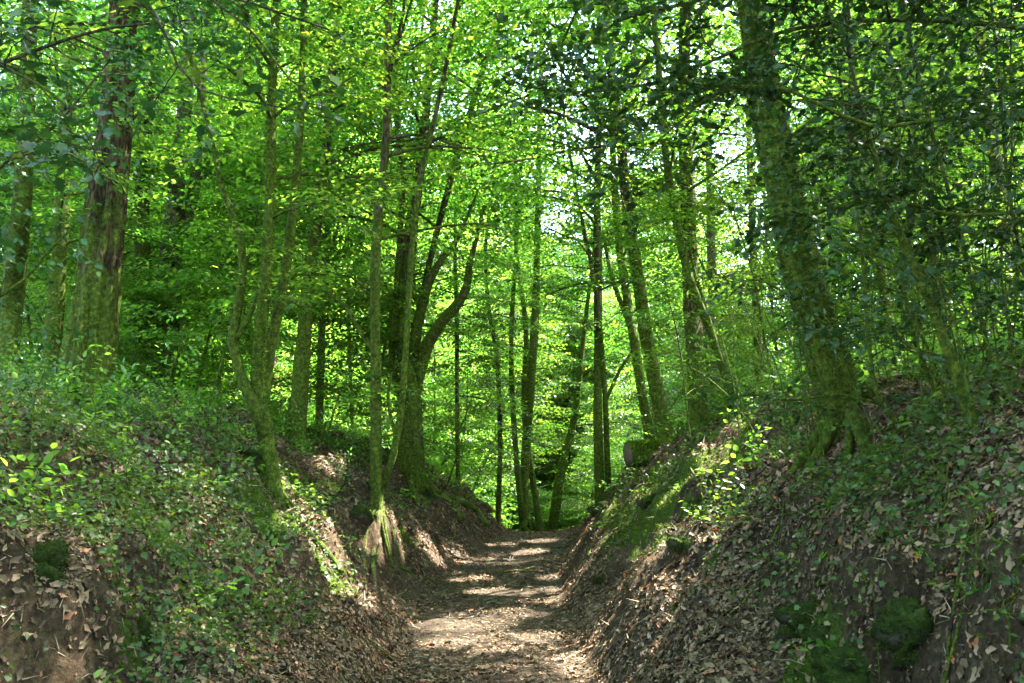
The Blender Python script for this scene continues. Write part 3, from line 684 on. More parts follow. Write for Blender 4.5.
named('tall mossy trunk leaning left above the cut log', [(668, 452, 24), (660, 405, 22), (647, 340, 19), (637, 270, 17), (628, 210, 15), (618, 120, 13), (608, 50, 12), (604, 0, 11)], 13.5, 17, 'mix', 17, crown=dict(z0=5.5, nl=44, Lmax=3.6), moss_t=2500)
named('slimmer trunk running parallel behind the tall leaning one above the cut log', [(652, 456, 16), (643, 400, 14), (634, 340, 13), (624, 280, 12), (617, 220, 11), (612, 130, 9)], 14.3, 15, 'mossy', 18, k=10, branches=[[(632, 330, 7), (616, 290, 6), (608, 260, 5), (604, 236, 3)]])
named('thick pale straight trunk on the right bank top behind the bramble', [(699, 436, 27), (696, 370, 25), (692, 300, 23), (688, 200, 21), (684, 80, 18)], 13, 19, 'brown', 19, ridges=.06, k=20)
named('slim grey trunk behind the thick pale straight one', [(716, 425, 14), (713, 330, 13), (711, 230, 12), (708, 120, 10)], 17, 17, 'pale', 20, k=8)
named('dark trunk sweeping up to the left from the right bank top', [(742, 424, 16), (728, 380, 15), (712, 335, 13), (690, 280, 12), (676, 220, 11), (665, 150, 10), (658, 60, 8)], 11, 13, 'mossy', 21, branches=[[(722, 365, 6), (706, 310, 5), (694, 270, 4), (688, 235, 3)]], crown=dict(z0=4.6, nl=20, Lmax=3))
named('big moss-covered trunk leaning left on the right bank', [(848, 440, 66), (836, 385, 59), (817, 320, 54), (796, 250, 50), (779, 170, 47), (764, 90, 43), (750, 0, 38)], 6.3, 17, 'green', 22, ridges=.14, rough=.14, k=48, flare=.25, moss_t=16000, ivy=(900, 2.2, 6.5), crown=dict(nl=90, Lmax=5.0, z0=5.6, leafy=1.3), wander=.05)
named('pale lichen-spotted trunk at the upper right leaning left', [(1030, 380, 22), (1018, 290, 20), (1003, 210, 18), (990, 120, 17), (980, 40, 15)], 11, 16, 'pale', 23)
named('grey trunk glimpsed behind the holly on the right bank', [(960, 410, 18), (945, 330, 17), (930, 240, 15), (914, 150, 13), (905, 50, 11)], 12, 16, 'pale', 24)
named('mid-brown trunk half hidden by holly right of the big mossy trunk', [(900, 410, 16), (890, 330, 15), (876, 240, 13), (858, 150, 11), (850, 40, 9)], 13, 15, 'mix', 25, k=10)
named('slim trunk seen between the dark sweeping trunk and the big mossy trunk', [(760, 425, 12), (757, 330, 11), (752, 220, 10), (748, 100, 8)], 16, 15, 'mix', 26, k=8)

def gpx(px, py, up=0.0):
    d = hit(px, py); q = pp(px, py, d); q[2] += up; return q

# ------------------------------------------------------------------ undergrowth on the bank tops and slopes
def ugd(x, y):
    s, dx = sval(x, y)
    return sst(-.15, .3, fbm(x * .9, y * .9, 3, 77)) * np.where(dx < 0, sst(1.5, 2.2, s), sst(1.9, 2.8, s)) * (y < 23) * np.where(dx < 0, sst(4.5, 7.5, y), 1) * (1 - ((x > 1.3) & (x < 3.0) & (y > 9.5) & (y < 13.3))) + sst(.5, 1, s) * np.where(dx < 0, .12, .05)
x, y = scatter(30000, (-12, 12), (3.0, 23), ugd); N = len(x)
P = np.stack([x, y, height(x, y) + rng.uniform(.02, .26, N) ** 1.1], 1); D = rng.normal(0, 1, (N, 3)); D[:, 2] = rng.uniform(.0, .7, N)
v, f = merge(sprays(P, D, [make_spray(50 + i, 2, .34, .048, LEAF2, 3, .5) for i in range(4)], rng, (.6, 1.3), .5))
o = mesh_obj('undergrowth', v, f, M['under']); tag(o, 'knee-high tangle of green seedlings and weeds on the bank tops', 'undergrowth', kind='stuff')

# ------------------------------------------------------------------ holly and near saplings
def bough(P, r, nb=14, Lb=.7, nsub=4, Ls=.28, gap=.045, size=(.040, .062), tpl=HOLLY, droop=.3, t0=.15, bias=None, dens=1.0):
    """side branches, twigs and leaves along a stem path P (n,4)"""
    st = spline(P, 24); tubes = []; LP = []; LD = []; LU = []
    L = np.linalg.norm(np.diff(st[:, :3], axis=0), axis=1).sum()
    def leaves(path):
        ln = np.linalg.norm(np.diff(path[:, :3], axis=0), axis=1); tot = ln.sum(); m = max(2, int(tot / gap * dens)); cum = np.concatenate([[0], np.cumsum(ln)])
        for q in range(m):
            u = tot * (.12 + .88 * (q + r.random() * .6) / m); X = [np.interp(u, cum, path[:, i]) for i in range(3)]
            j = min(int(np.searchsorted(cum, u, 'left')), len(path) - 1); dd = path[j, :3] - path[j - 1, :3]; dd = dd / (np.linalg.norm(dd) + 1e-9)
            up = np.array([0, 0, 1.0]) + r.normal(0, .45, 3); side = np.cross(dd, up); side /= np.linalg.norm(side) + 1e-9
            a = (1 if q % 2 else -1) * r.uniform(.6, 1.3); d2 = dd * math.cos(a) + side * math.sin(a); d2[2] -= r.uniform(0, .5)
            LP.append(X); LD.append(d2); LU.append(up)
    for i in range(nb):
        t = t0 + (1 - t0) * (i + r.random()) / nb; j = int(np.clip(t * 23, 1, 22)); p = st[j, :3]; dd = st[j, :3] - st[j - 1, :3]; dd /= np.linalg.norm(dd) + 1e-9
        v_ = r.normal(0, 1, 3); v_[2] *= .5
        if bias is not None: v_ += np.array(bias)
        v_ -= dd * v_.dot(dd); v_ /= np.linalg.norm(v_); d0 = dd * .55 + v_ * .85
        az = math.atan2(d0[1], d0[0]); el = math.asin(np.clip(d0[2] / np.linalg.norm(d0), -1, 1)); ln = Lb * r.uniform(.45, 1.2) * (1.1 - .5 * t)
        br = limb_path(p, az, el, ln, min(st[j, 3] * .6, .007), r, 8, droop, .16); tubes.append(tube(br, 5, cap=False))
        for k in range(nsub):
            q = 2 + int(r.integers(0, 6)); az2 = az + r.choice([-1, 1]) * r.uniform(.4, 1.2)
            tw = limb_path(br[q, :3], az2, r.uniform(-.5, .6), Ls * r.uniform(.5, 1.3), .0026, r, 5, .3, .2); tubes.append(tube(tw, 4, cap=False)); leaves(tw)
        leaves(br[4:])
    LP = np.array(LP); n = len(LP)
    return st, tubes, place(tpl, LP, np.array(LD), np.array(LU), r.uniform(*size, n))
def bushy(name, label, cat, specs, seed, leafm='holly', barkm='twig', group=None, stems_extra=(), **kw):
    r = np.random.default_rng(seed); root = None; TW = []; LV = []
    for sp in specs:
        P, o_ = sp; P = np.array(P, float); k2 = dict(kw); k2.update(o_)
        st, tb, lv = bough(P, r, **k2)
        if root is None:
            base = np.array([P[0, 0], P[0, 1], H1(P[0, 0], P[0, 1])]); root = empty(name, base, label, cat, group)
        v, f = merge([tube(st, 8, .08, .2, seed)] + tb); mesh_obj('stem', v - base, f, B[barkm], root, True)
        LV.append(lv)
    v, f = merge(LV); mesh_obj('foliage', v - base, f, M[leafm], root)
    return root
def pxp(l, d, grow=.62):
    """[(px,py,w[,dd])...] -> world path"""
    return [[*pp(a, b, d + (c_[0] if c_ else 0)), w * grow / F * d / 2] for a, b, w, *c_ in l]
def grounded(path):
    p = path[0]; return [[p[0] + .02, p[1], H1(p[0], p[1]) - .1, p[3] * 1.1]] + path if p[2] > H1(p[0], p[1]) else path
dd = dict
bushy('holly_tree', 'leaning holly with a long bare pale stem at the right edge of the right bank', 'holly', [
    (grounded(pxp([(1034, 540, 24), (985, 450, 22), (955, 370, 19), (925, 290, 16), (890, 210, 13), (868, 130, 8), (850, 60, 6), (840, -40, 4)], 4.3)), dd(nb=30, Lb=.95, bias=(-.3, 0, .1), t0=.3)),
    ], 301, nsub=7)
bushy('holly_tree', 'dense holly with thin upright stems right behind the long bare leaning holly stem', 'holly', [
    (grounded(pxp([(1000, 440, 9), (988, 350, 8), (964, 250, 7), (940, 160, 6), (915, 70, 5), (900, -20, 4)], 5.4)), dd(nb=34)),
    (grounded(pxp([(965, 440, 8), (930, 380, 7), (905, 290, 6), (915, 200, 5), (905, 110, 4), (880, 20, 3)], 5.9)), dd(nb=34)),
    (grounded(pxp([(1040, 420, 8), (1030, 300, 7), (1010, 200, 6), (1000, 90, 5), (990, -10, 4)], 5.0)), dd(nb=30))], 302, Lb=1.0, nsub=7)
bushy('holly_tree', 'spreading holly whose lower branches reach in front of the big mossy trunk', 'holly', [
    (grounded(pxp([(925, 450, 9), (880, 400, 8), (868, 330, 7), (862, 250, 6), (850, 160, 5), (838, 60, 4)], 5.6)), dd(nb=16, bias=(.5, .2, 0))),
    (pxp([(885, 405, 6), (840, 395, 5), (790, 400, 4), (745, 395, 3), (715, 410, 2)], 5.6), dd(nb=8, Lb=.30, nsub=3)),
    (pxp([(862, 350, 6), (820, 320, 5), (780, 290, 4), (750, 280, 3), (725, 300, 2)], 5.6), dd(nb=7, Lb=.28, nsub=3))], 303, Lb=.75, nsub=6)
bushy('holly_tree', 'overhanging holly whose boughs reach over the path from the right edge of the frame', 'holly', [
    ([[3.3, 3.9, H1(3.3, 3.9) - .1, .035], [3.2, 3.9, 2.4, .03], [3.0, 4.0, 3.2, .025], [2.8, 4.1, 4.2, .02], [2.6, 4.2, 5.2, .01]], dd(nb=34, Lb=1.4)),
    ([[3.1, 3.95, 2.9, .018]] + pxp([(1040, 120, 10), (950, 118, 8), (870, 125, 7), (780, 88, 6), (720, 92, 5), (670, 130, 4), (640, 160, 2)], 3.9), dd(nb=26, Lb=.62)),
    ([[3.0, 4.0, 3.3, .018]] + pxp([(1040, 30, 10), (900, 20, 8), (790, 30, 7), (700, 66, 6), (640, 86, 5), (560, 92, 4), (505, 80, 2)], 4.2), dd(nb=30, Lb=.6)),
    ([[2.9, 4.05, 3.6, .016]] + pxp([(960, -60, 9), (820, -40, 7), (700, 0, 6), (620, 20, 5), (575, 60, 4), (560, 110, 2)], 4.0), dd(nb=26, Lb=.55)),
    ([[3.15, 3.9, 2.6, .016]] + pxp([(1045, 210, 9), (960, 215, 7), (880, 200, 6), (800, 215, 5), (780, 205, 3)], 4.2), dd(nb=16, Lb=.4, nsub=5)),
    ], 304, Lb=.6, nsub=7, size=(.040, .064))
bushy('holly_tree', 'overhanging holly whose big dark leaves hang into the upper left corner', 'holly', [
    ([[-2.3, 1.9, H1(-2.3, 1.9) - .1, .03], [-2.25, 2.0, 2.2, .026], [-2.1, 2.1, 3.0, .02], [-1.9, 2.3, 3.8, .01]], dd(nb=10, Lb=.7)),
    ([[-2.2, 2.05, 2.5, .014]] + pxp([(-60, -20, 8), (60, -10, 7), (150, 8, 6), (172, 55, 5), (200, 90, 4), (270, 105, 3), (330, 118, 2)], 2.9), dd(nb=18, Lb=.32, nsub=2, Ls=.2)),
    ([[-2.15, 2.1, 2.8, .012]] + pxp([(80, -60, 6), (180, -20, 5), (250, 30, 4), (300, 90, 3), (340, 95, 2)], 3.2), dd(nb=15, Lb=.3, nsub=2, Ls=.18)),
    ([[-2.2, 2.05, 2.35, .012]] + pxp([(-50, 60, 7), (20, 75, 6), (70, 110, 4), (100, 160, 2)], 2.8), dd(nb=16, Lb=.36, nsub=2, Ls=.2)),
    ([[-2.2, 2.05, 2.2, .012]] + pxp([(-50, 190, 6), (10, 160, 5), (60, 150, 4), (110, 180, 2)], 3.4), dd(nb=16, Lb=.4, nsub=3, Ls=.2)),
    ], 305, Lb=.4, nsub=2, size=(.050, .078), gap=.06)
bushy('holly_tree', 'holly with many small dark leaves filling the far upper left', 'holly', [
    ([[-4.1, 4.6, H1(-4.1, 4.6) - .1, .04], [-4.05, 4.7, 3.2, .035], [-3.9, 4.8, 4.2, .028], [-3.7, 5.0, 5.4, .012]], dd(nb=26, Lb=1.0)),
    ([[-4.05, 4.65, 2.9, .018]] + pxp([(-60, 200, 9), (0, 170, 7), (60, 120, 5), (110, 60, 3)], 4.7), dd(nb=20, Lb=.55)),
    ([[-4.0, 4.7, 3.3, .018]] + pxp([(-60, 90, 9), (10, 60, 7), (100, 30, 5), (190, 20, 3)], 4.9), dd(nb=24, Lb=.55)),
    ([[-4.05, 4.65, 2.5, .016]] + pxp([(-50, 300, 8), (10, 290, 6), (50, 250, 4), (80, 220, 2)], 4.7), dd(nb=14, Lb=.45)),
    ([[-3.9, 4.8, 3.9, .016]] + pxp([(-20, -20, 8), (120, -30, 7), (240, 0, 5), (330, 30, 3)], 5.0), dd(nb=22, Lb=.5)),
    ], 306, Lb=.5, nsub=5, size=(.036, .056))
# thin upright seedlings on the banks, each its own plant
seedl = [((84, 470), 330, 'tall bare-stemmed seedling in front of the thick ridged trunk'), ((165, 470), 310, 'tall seedling with sparse leaves below the ivy-wrapped trunk'), ((30, 500), 330, 'leafy holly seedling at the far left of the left bank'),
         ((122, 520), 400, 'small holly seedling in the ivy of the left slope'), ((215, 470), 385, 'small holly seedling just left of the moss-footed stem cluster'), 
         ((755, 455), 360, 'leafy seedling at the foot of the dark sweeping trunk'), ((880, 470), 380, 'leafy seedling just right of the foot of the big mossy trunk'), ((820, 500), 440, 'small holly seedling below the big mossy trunk'),
         ((980, 590), 480, 'holly seedling over the dark hollow in the lower right'), ((1010, 640), 560, 'low holly sprig at the lower right edge'), ((940, 540), 440, 'slim holly seedling on the brown litter of the right bank'),
         ((615, 545), 510, 'tiny bright green seedling by the foot of the right bank'), ((700, 520), 470, 'small seedling among the mossy clods of the right bank'), ((415, 490), 440, 'leafy seedling at the foot of the stout old tree')]
for i, ((a, b), top, lab) in enumerate(seedl):
    d = hit(a, b); r = np.random.default_rng(400 + i); g = gpx(a, b); hgt = (b - top) / F * d
    P = [[g[0], g[1], g[2] - .03, .006]]
    for k in range(1, 6): P.append([g[0] + r.normal(0, .02) + .05 * hgt * k / 5, g[1] + r.normal(0, .03), g[2] + hgt * k / 5, .006 * (1 - .8 * k / 5)])
    lf = 'under' if i in (0, 1, 11, 12, 13) else 'ivy'
    bushy('seedling', lab, 'seedling', [(P, dd(nb=max(7, int(hgt * 14)), Lb=.20 + .12 * hgt))], 420 + i, leafm=lf, tpl=LEAF2 if i in (0, 1, 11, 12, 13) else HOLLY, nsub=2, Ls=.14, size=(.030 * min(1, .35 + d / 9), .052 * min(1, .35 + d / 9)), t0=.25, barkm='dark')

# fresh green understory saplings at middle distance
near_protos = []
for i in range(3): near_protos.append(generic_tree(190 + i, 3.2 + .7 * i, .018, .5, 18, 1.5, SPR_NEAR, B['dark'], M['under'], 'beech_sapling', .08, 5, space=.34, droop=.8))
for i, (a, d, sc, lab) in enumerate([(160, 12.5, .8, 'layered bright green sapling between the ridged trunk and the moss-footed cluster'), (205, 12.0, 1.1, 'sapling with flat green tiers left of the moss-footed cluster'), (22, 13.0, 1.0, 'leafy sapling at the left edge behind the mossy trunk'),
        (330, 13.5, 1.0, 'sapling with level tiers between the smooth trunk and the twin-stemmed tree'), (442, 16.5, .9, 'sapling under the sweeping mossy limb'), (690, 10.5, .75, 'bright sapling in front of the thick pale trunk'),
        (640, 15.0, .9, 'sapling behind the cut log'), (748, 11.5, .8, 'bushy sapling between the sweeping and the big mossy trunks'), (905, 9.5, 1.0, 'sapling behind the holly on the right bank top'), (1000, 9.0, 1.0, 'sapling at the upper right edge of the right bank'),
        (780, 12.5, 1.2, 'tall sapling behind the big mossy trunk'), (265, 15.0, 1.1, 'tiered sapling behind the moss-footed cluster'), (100, 14.0, 1.2, 'tall sapling behind the thick ridged trunk'), (462, 21.5, .9, 'sapling with pale tiers left of the path end'), (590, 22.5, .9, 'sapling with pale tiers right of the path end')]):
    p = near_protos[i % 3]; o = p if i < 3 else copy_thing(p); X = (a - 512) / F * d
    o.location = (X, d, H1(X, d) - .03); o.rotation_euler = (0, 0, i * 1.7); o.scale = (sc,) * 3; tag(o, lab, 'sapling', 'understory saplings on the banks')

# ------------------------------------------------------------------ stones, log, roots, dead sticks
import bmesh
def boulder(name, label, cat, px, py, wpx, hpx, seed, sink=1.0, mat='rock', ntuft=700, flat=1.0):
    d = hit(px, py); c = pp(px, py, d); rx = wpx / F * d / 2; rz = hpx / F * d / 2; r = np.random.default_rng(seed)
    bm = bmesh.new(); bmesh.ops.create_icosphere(bm, subdivisions=4, radius=1)
    V = np.array([v.co[:] for v in bm.verts]); Fc = np.array([[v.index for v in f.verts] for f in bm.faces]); bm.free()
    s_ = .9 + .75 * vn(V[:, 0] * 1.4 + seed, V[:, 1] * 1.2 + V[:, 2] * 1.3, seed) + .28 * vn(V[:, 0] * 3.5, V[:, 1] * 3.5 + V[:, 2] * 3, seed + 1) + .05 * vn(V[:, 0] * 9, V[:, 1] * 9 + V[:, 2] * 8, seed + 2)
    V = V * s_[:, None] * np.array([rx, rx * .9, rz]); c = c + np.array([0, rx * sink, -rz * .22])
    o = mesh_obj(name, V + c, Fc, M[mat], None, True, loc=c); tag(o, label, cat)
    ntuft = int(ntuft * 1.8); k = r.choice(len(V), ntuft); nn = V[k] / np.linalg.norm(V[k], axis=1, keepdims=True); m = nn[:, 2] > -.25; k = k[m]; nn = nn[m]
    v, f = place(BL, V[k] * .98 + r.normal(0, .006, (len(k), 3)), nn + r.normal(0, .6, nn.shape), r.normal(0, 1, nn.shape), r.uniform(.010, .022, len(k)))
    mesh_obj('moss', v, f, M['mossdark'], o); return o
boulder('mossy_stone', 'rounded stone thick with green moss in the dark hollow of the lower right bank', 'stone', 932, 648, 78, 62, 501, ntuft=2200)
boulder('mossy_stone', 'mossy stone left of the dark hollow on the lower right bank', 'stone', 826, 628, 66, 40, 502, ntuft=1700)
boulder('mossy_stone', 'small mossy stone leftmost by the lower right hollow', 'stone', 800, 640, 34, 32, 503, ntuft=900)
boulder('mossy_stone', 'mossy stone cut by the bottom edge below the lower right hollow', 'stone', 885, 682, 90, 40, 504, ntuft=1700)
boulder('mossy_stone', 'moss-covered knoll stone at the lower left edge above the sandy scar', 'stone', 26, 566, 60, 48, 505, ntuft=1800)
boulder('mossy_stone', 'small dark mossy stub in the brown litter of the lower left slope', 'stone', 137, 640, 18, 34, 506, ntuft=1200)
for i, (a, b, w_, h_, lab) in enumerate([(604, 512, 26, 16, 'mossy clod at the top of the right slope nearest the path end'), (655, 500, 30, 16, 'mossy clod below the cut log'), (690, 548, 34, 18, 'mossy clod in the middle of the right slope'), (668, 530, 24, 14, 'small mossy clod above the middle of the right slope'),
        (705, 505, 24, 14, 'mossy clod below the thick pale trunk'), (603, 582, 16, 12, 'mossy lump low on the right slope near the path'), (232, 455, 40, 22, 'mossy clod left of the moss-footed cluster'), (345, 512, 40, 22, 'mossy overhang of earth left of the twin-stemmed tree'), (395, 448, 26, 14, 'mossy clod before the stout old tree')]):
    boulder('mossy_clod', lab, 'clod', a, b, w_, h_, 520 + i, ntuft=1600)
# the cut log
d = 13.1; rl = .18; p0 = pp(628, 462, d); p1 = pp(692, 462, d + .25); zl_ = H1(p0[0] + .55, p0[1]) + rl * .85; p0[2] = zl_ - .03; p1[2] = zl_ + .05
L = np.linspace(0, 1, 14)[:, None]; P = np.hstack([p0 * (1 - L) + p1 * L, np.full((14, 1), rl)])
root = empty('fallen_log', p0, 'short mossy cut log lying across the top of the right bank', 'log')
v, f = tube(P, 26, .10, 0, 77, ridges=.22); mesh_obj('log_body', v - p0, f, B['brown'], root, True)
ax = (p1 - p0) / np.linalg.norm(p1 - p0); e = np.array([[*(p0 - ax * .012), rl * .86], [*(p0 + ax * .03), rl * .9]]); v, f = tube(e, 22); mesh_obj('cut_end', v - p0, f, M['end'], root)
NN = 6000; tt = rng.random(NN); aa = rng.normal(math.pi / 2, .8, NN); side = np.cross(ax, [0, 0, 1]); side /= np.linalg.norm(side); upv = np.cross(side, ax); nr = side * np.cos(aa)[:, None] + upv * np.sin(aa)[:, None]
v, f = place(BL, p0 + (p1 - p0) * tt[:, None] + nr * rl * .97, nr + rng.normal(0, .6, nr.shape), rng.normal(0, 1, nr.shape), rng.uniform(.02, .04, NN)); mesh_obj('moss', v - p0, f, M['mossleaf'], root)
# mossy roots by the path end
for i, (pts, lab) in enumerate([([(452, 500), (466, 505), (478, 514), (486, 528)], 'upper mossy root arching down to the path end on the left'), ([(466, 498), (484, 506), (500, 516), (512, 529)], 'long mossy root running along the left bank foot to the path end'), ([(440, 498), (452, 508), (460, 522)], 'short mossy root left of the two longer ones'),
        ([(228, 470), (240, 500), (262, 520), (285, 545)], 'thin mossy root running down from the stem cluster'), ([(285, 500), (300, 520), (322, 545), (345, 575)], 'mossy root crossing the bare left slope'), ([(560, 520), (572, 508), (590, 498)], 'mossy root at the right corner of the path end')]):
    P = np.array([[*gpx(a, b, .02 if i < 3 else 0), .075 if i < 3 else .022] for a, b in pts]); g0 = P[0, :3].copy()
    v, f = tube(spline(P, 20), 10, .25, 0, 60 + i); o = mesh_obj('root', v, f, B['mossy'], None, True, loc=g0); tag(o, lab, 'root')
# dead sticks
def stick(pts, wd, lab, seed, grp=None, fork=True):
    P = np.array(pts, float); r = np.random.default_rng(seed); g0 = P[0].copy(); n = len(P)
    Q = spline(np.hstack([P, (wd * np.linspace(1, .4, n))[:, None]]), 12); parts = [tube(Q, 6, .15, 0, seed)]
    if fork:
        j = 6; d_ = Q[j, :3] - Q[j - 1, :3]; d_ /= np.linalg.norm(d_) + 1e-6
        e = Q[j, :3] + (d_ + r.normal(0, .4, 3)) * np.linalg.norm(P[-1] - P[0]) * .35; parts.append(tube(np.array([[*Q[j, :3], Q[j, 3] * .7], [*e, Q[j, 3] * .3]]), 5))
    v, f = merge(parts); o = mesh_obj('dead_stick', v, f, B['stick'], None, True, loc=g0); tag(o, lab, 'stick', grp); return o
for i, (pts, wd, lab) in enumerate([([(400, 570), (425, 580), (455, 590)], .012, 'stick at the left edge of the path'), ([(500, 575), (520, 573), (545, 574)], .014, 'pale stick lying across the path near its end'), ([(588, 560), (592, 548), (596, 540)], .010, 'short pale stick at the foot of the right bank'),
        ([(690, 470), (697, 482), (704, 496)], .012, 'grey stick propped below the thick pale trunk'), ([(800, 470), (830, 500), (862, 530), (900, 540)], .010, 'long thin curved stick arching down the right bank'), ([(790, 510), (830, 470), (850, 440)], .009, 'straight thin stick leaning up to the big mossy trunk'),
        ([(815, 590), (850, 585), (890, 590)], .007, 'thin bent twig over the hollow in the lower right'), ([(760, 612), (764, 585), (770, 560)], .010, 'pale upright stick on the lower right slope'), ([(180, 470), (210, 480), (240, 492)], .010, 'pale stick on the upper left slope'), ([(100, 480), (130, 500), (160, 505)], .012, 'whitish stick half buried in the ivy of the left slope'),
        ([(280, 470), (290, 478), (298, 486)], .014, 'short pale stick right of the moss-footed cluster'), ([(240, 560), (270, 590), (300, 640)], .008, 'thin stick running down the lower left slope'), ([(335, 610), (365, 640), (395, 665)], .008, 'thin stick by the bottom left corner of the path'), ([(420, 545), (445, 540), (470, 536)], .010, 'stick at the foot of the left bank near the path end'),
        ([(960, 500), (990, 520), (1020, 560)], .012, 'stick on the litter at the right edge'), ([(700, 640), (740, 610), (772, 570)], .008, 'long thin stick lying up the lower right slope')]):
    stick([gpx(a, b, .025) for a, b in pts], wd, lab, 600 + i)
rs = np.random.default_rng(9)
for i in range(70):
    sx_ = rs.choice([-1, 1]); yy = rs.uniform(3.2, 14); xx = xc(yy) + sx_ * rs.uniform(.5, 3.2); an = rs.uniform(0, 6.28); ln = rs.uniform(.12, .45)
    pts = [[xx + math.cos(an) * ln * q + rs.normal(0, .02), yy + math.sin(an) * ln * q + rs.normal(0, .02), 0] for q in (0, .5, 1)]
    for p in pts: p[2] = H1(p[0], p[1]) + .012 + rs.uniform(0, .03)
    stick(pts, rs.uniform(.003, .007), 'thin dry twig lying on the leaf litter of a bank', 700 + i, 'dry twigs on the leaf litter', rs.random() < .5)

for i in range(95):
    sx_ = 1 if i % 5 < 3 else -1; yy = rs.uniform(3.0, 11); s0 = rs.uniform(.7, 3.0); xx = xc(yy) + sx_ * (.75 + s0); an = rs.uniform(0, 6.28); ln = rs.uniform(.35, 1.2); up = rs.uniform(.02, .22); bend = rs.normal(0, .5)
    pts = []
    for q in np.linspace(0, 1, 6):
        X = xx + math.cos(an + bend * q) * ln * q; Y = yy + math.sin(an + bend * q) * ln * q; pts.append([X, Y, H1(X, Y) + .01 + up * math.sin(q * 2.6)])
    stick(pts, rs.uniform(.003, .006), 'thin arching dead stem over the leaf litter of a bank', 900 + i, 'arching dead stems on the banks', rs.random() < .4)
for i in range(80):
    r_ = np.random.default_rng(1200 + i); Y = r_.uniform(3.8, 7.5); X = xc(Y) + r_.uniform(1.9, 4.0) ; h0 = H1(X, Y); hh_ = r_.uniform(.7, 2.6); az = r_.normal(math.pi, .9); reach = r_.uniform(.3, 1.5); pts = []
    for q in np.linspace(0, 1, 7): pts.append([X + math.cos(az) * reach * q ** 1.5, Y + math.sin(az) * reach * q ** 1.5, h0 - .03 + hh_ * math.sin(q * r_.uniform(1.5, 1.9))])
    for p in pts[1:]: p[2] = max(p[2], H1(p[0], p[1]) + .03)
    P_ = np.array(pts); P_[1:-1] += r_.normal(0, .03, (5, 3)); g0 = P_[0].copy(); w0 = r_.uniform(.003, .007)
    Q_ = spline(np.hstack([P_, (w0 * np.linspace(1, .35, 7))[:, None]]), 18); parts_ = [tube(Q_, 6, .1, 0, i)]
    for j_ in r_.integers(5, 16, 6):
        e_ = limb_path(Q_[j_, :3], r_.uniform(0, 6.28), r_.uniform(-.3, .8), r_.uniform(.15, .6), Q_[j_, 3] * .6, r_, 6, .3, .2); parts_.append(tube(e_, 4, cap=False))
    v, f = merge(parts_); o = mesh_obj('bare_stem', v, f, B['twig'], None, True, loc=g0); tag(o, 'thin bare arching stem in the thicket on the right bank top', 'shrub stem', 'bare stems of the thicket on the right bank')
shade_trees = [((7.2, 6.2), 16, 51), ((5.2, 3.0), 14, 52), ((8.5, 10.0), 17, 53)]  # trees added out of view on the right, only to shade the lane
for (X, Y), tp, sd_ in shade_trees:
    q = 512 + X / Y * F * .99
    named(['trunk standing just outside the right edge, level with the big mossy trunk', 'trunk standing just outside the right edge, nearest the viewer', 'trunk standing just outside the right edge, farthest back'][sd_ - 51],
          [(q, 400, 34 * 8 / Y), (q - 12, 150, 28 * 8 / Y), (q - 20, 0, 24 * 8 / Y)], Y, tp, 'mossy', sd_, crown=dict(nl=52, Lmax=5.2, z0=4.5, leafy=1.3))
shade_around = [(-7, -6), (-3, -12), (4, -9), (9, -4), (-12, 1), (13, 3), (-9, -16), (8, -17), (0, -20), (-16, -8), (16, -10), (-13, 9), (-5, -3.5), (5.5, -2.5)]  # unseen trees added around the camera to hold back open-sky light
for x, y in shade_around:
    put(far_protos, x, y, 1.0, 'woodland tree standing behind the viewer or beside the view', 'tree', 'trees around the viewpoint')
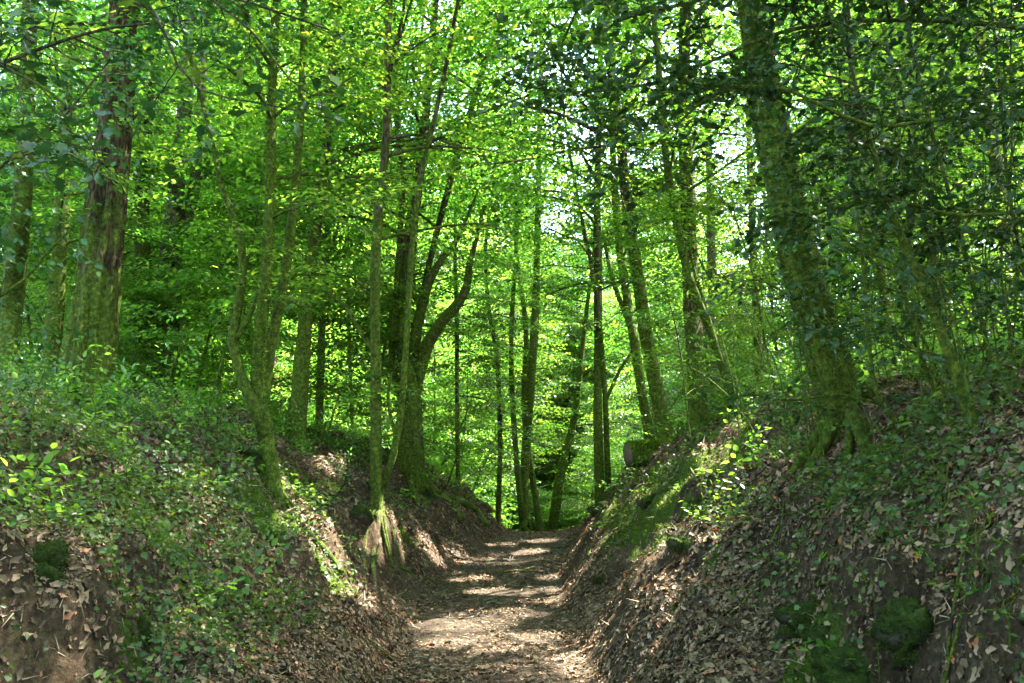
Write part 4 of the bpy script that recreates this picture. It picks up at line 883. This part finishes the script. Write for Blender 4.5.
# canopy gaps: crowns of copied trees that stand in the way of the sun flecks get their own opened mesh
bpy.context.view_layer.update()
for o in [o for o in bpy.data.objects if o.type == 'MESH' and o.name.split('.')[0] == 'crown' and o.parent and o.parent.get('group')]:
    if not (-1 < o.parent.location.x < 16 and 6 < o.parent.location.y < 32): continue
    me = o.data; nvv = len(me.vertices); co_ = np.empty(nvv * 3, np.float32); me.vertices.foreach_get('co', co_); co_ = co_.reshape(-1, 3)
    fi = np.empty(len(me.loops), np.int32); me.loops.foreach_get('vertex_index', fi); fi = fi.reshape(-1, 4)
    mw = np.array(o.matrix_world); W = co_ @ mw[:3, :3].T + mw[:3, 3]; ct = W[fi].mean(1); keep = np.ones(len(ct), bool)
    for g_ in GAPS:
        w_ = ct - g_; t_ = w_ @ SD; keep &= ~((np.linalg.norm(w_ - t_[:, None] * SD, axis=1) < .26) & (t_ > .3))
    if keep.sum() < len(keep) - 3:
        fk = fi[keep]; uv_, inv = np.unique(fk, return_inverse=True)
        n_ = mesh_obj('crown', co_[uv_], inv.reshape(fk.shape), me.materials[0], None); o.data = n_.data; bpy.data.objects.remove(n_)
# ------------------------------------------------------------------ world, sun, camera
# SE, SA: elevation, azimuth right of +Y
w = bpy.data.worlds.new('World'); bpy.context.scene.world = w; w.use_nodes = True; t = w.node_tree; t.nodes.clear()
out = t.nodes.new('ShaderNodeOutputWorld'); bg = t.nodes.new('ShaderNodeBackground'); bg.inputs[1].default_value = .15
sky = t.nodes.new('ShaderNodeTexSky'); sky.sky_type = 'NISHITA'; sky.sun_disc = False; sky.sun_elevation = SE; sky.sun_rotation = SA; sky.air_density = 1.0; sky.dust_density = 2.0
t.links.new(sky.outputs[0], bg.inputs[0]); t.links.new(bg.outputs[0], out.inputs[0])
sd = Vector((math.sin(SA) * math.cos(SE), math.cos(SA) * math.cos(SE), math.sin(SE)))
sl = bpy.data.lights.new('sun', 'SUN'); sl.energy = 4.2; sl.angle = R(.53); sl.color = (1, .95, .86)
so = bpy.data.objects.new('sun', sl); C.objects.link(so); so.rotation_euler = sd.to_track_quat('Z', 'Y').to_euler()
cam = bpy.data.cameras.new('camera'); cam.lens = F * 36 / 1024; cam.sensor_width = 36; cam.clip_start = .05; cam.clip_end = 2000
co = bpy.data.objects.new('camera', cam); C.objects.link(co); co.location = CAM; co.rotation_euler = (R(90) + PITCH, 0, 0)
S = bpy.context.scene; S.camera = co
cam.dof.use_dof = True; cam.dof.focus_distance = 12; cam.dof.aperture_fstop = 15
S.view_settings.view_transform = 'Standard'; S.view_settings.look = 'None'; S.view_settings.gamma = 1; S.view_settings.exposure = 4.05
S.cycles.use_denoising = True
try: S.cycles.denoiser = 'OPENIMAGEDENOISE'
except Exception: pass
S.cycles.max_bounces = 7; S.cycles.diffuse_bounces = 4; S.cycles.glossy_bounces = 2; S.cycles.transmission_bounces = 4; S.cycles.transparent_max_bounces = 4
S.cycles.caustics_reflective = False; S.cycles.caustics_refractive = False
S.cycles.sample_clamp_indirect = 6
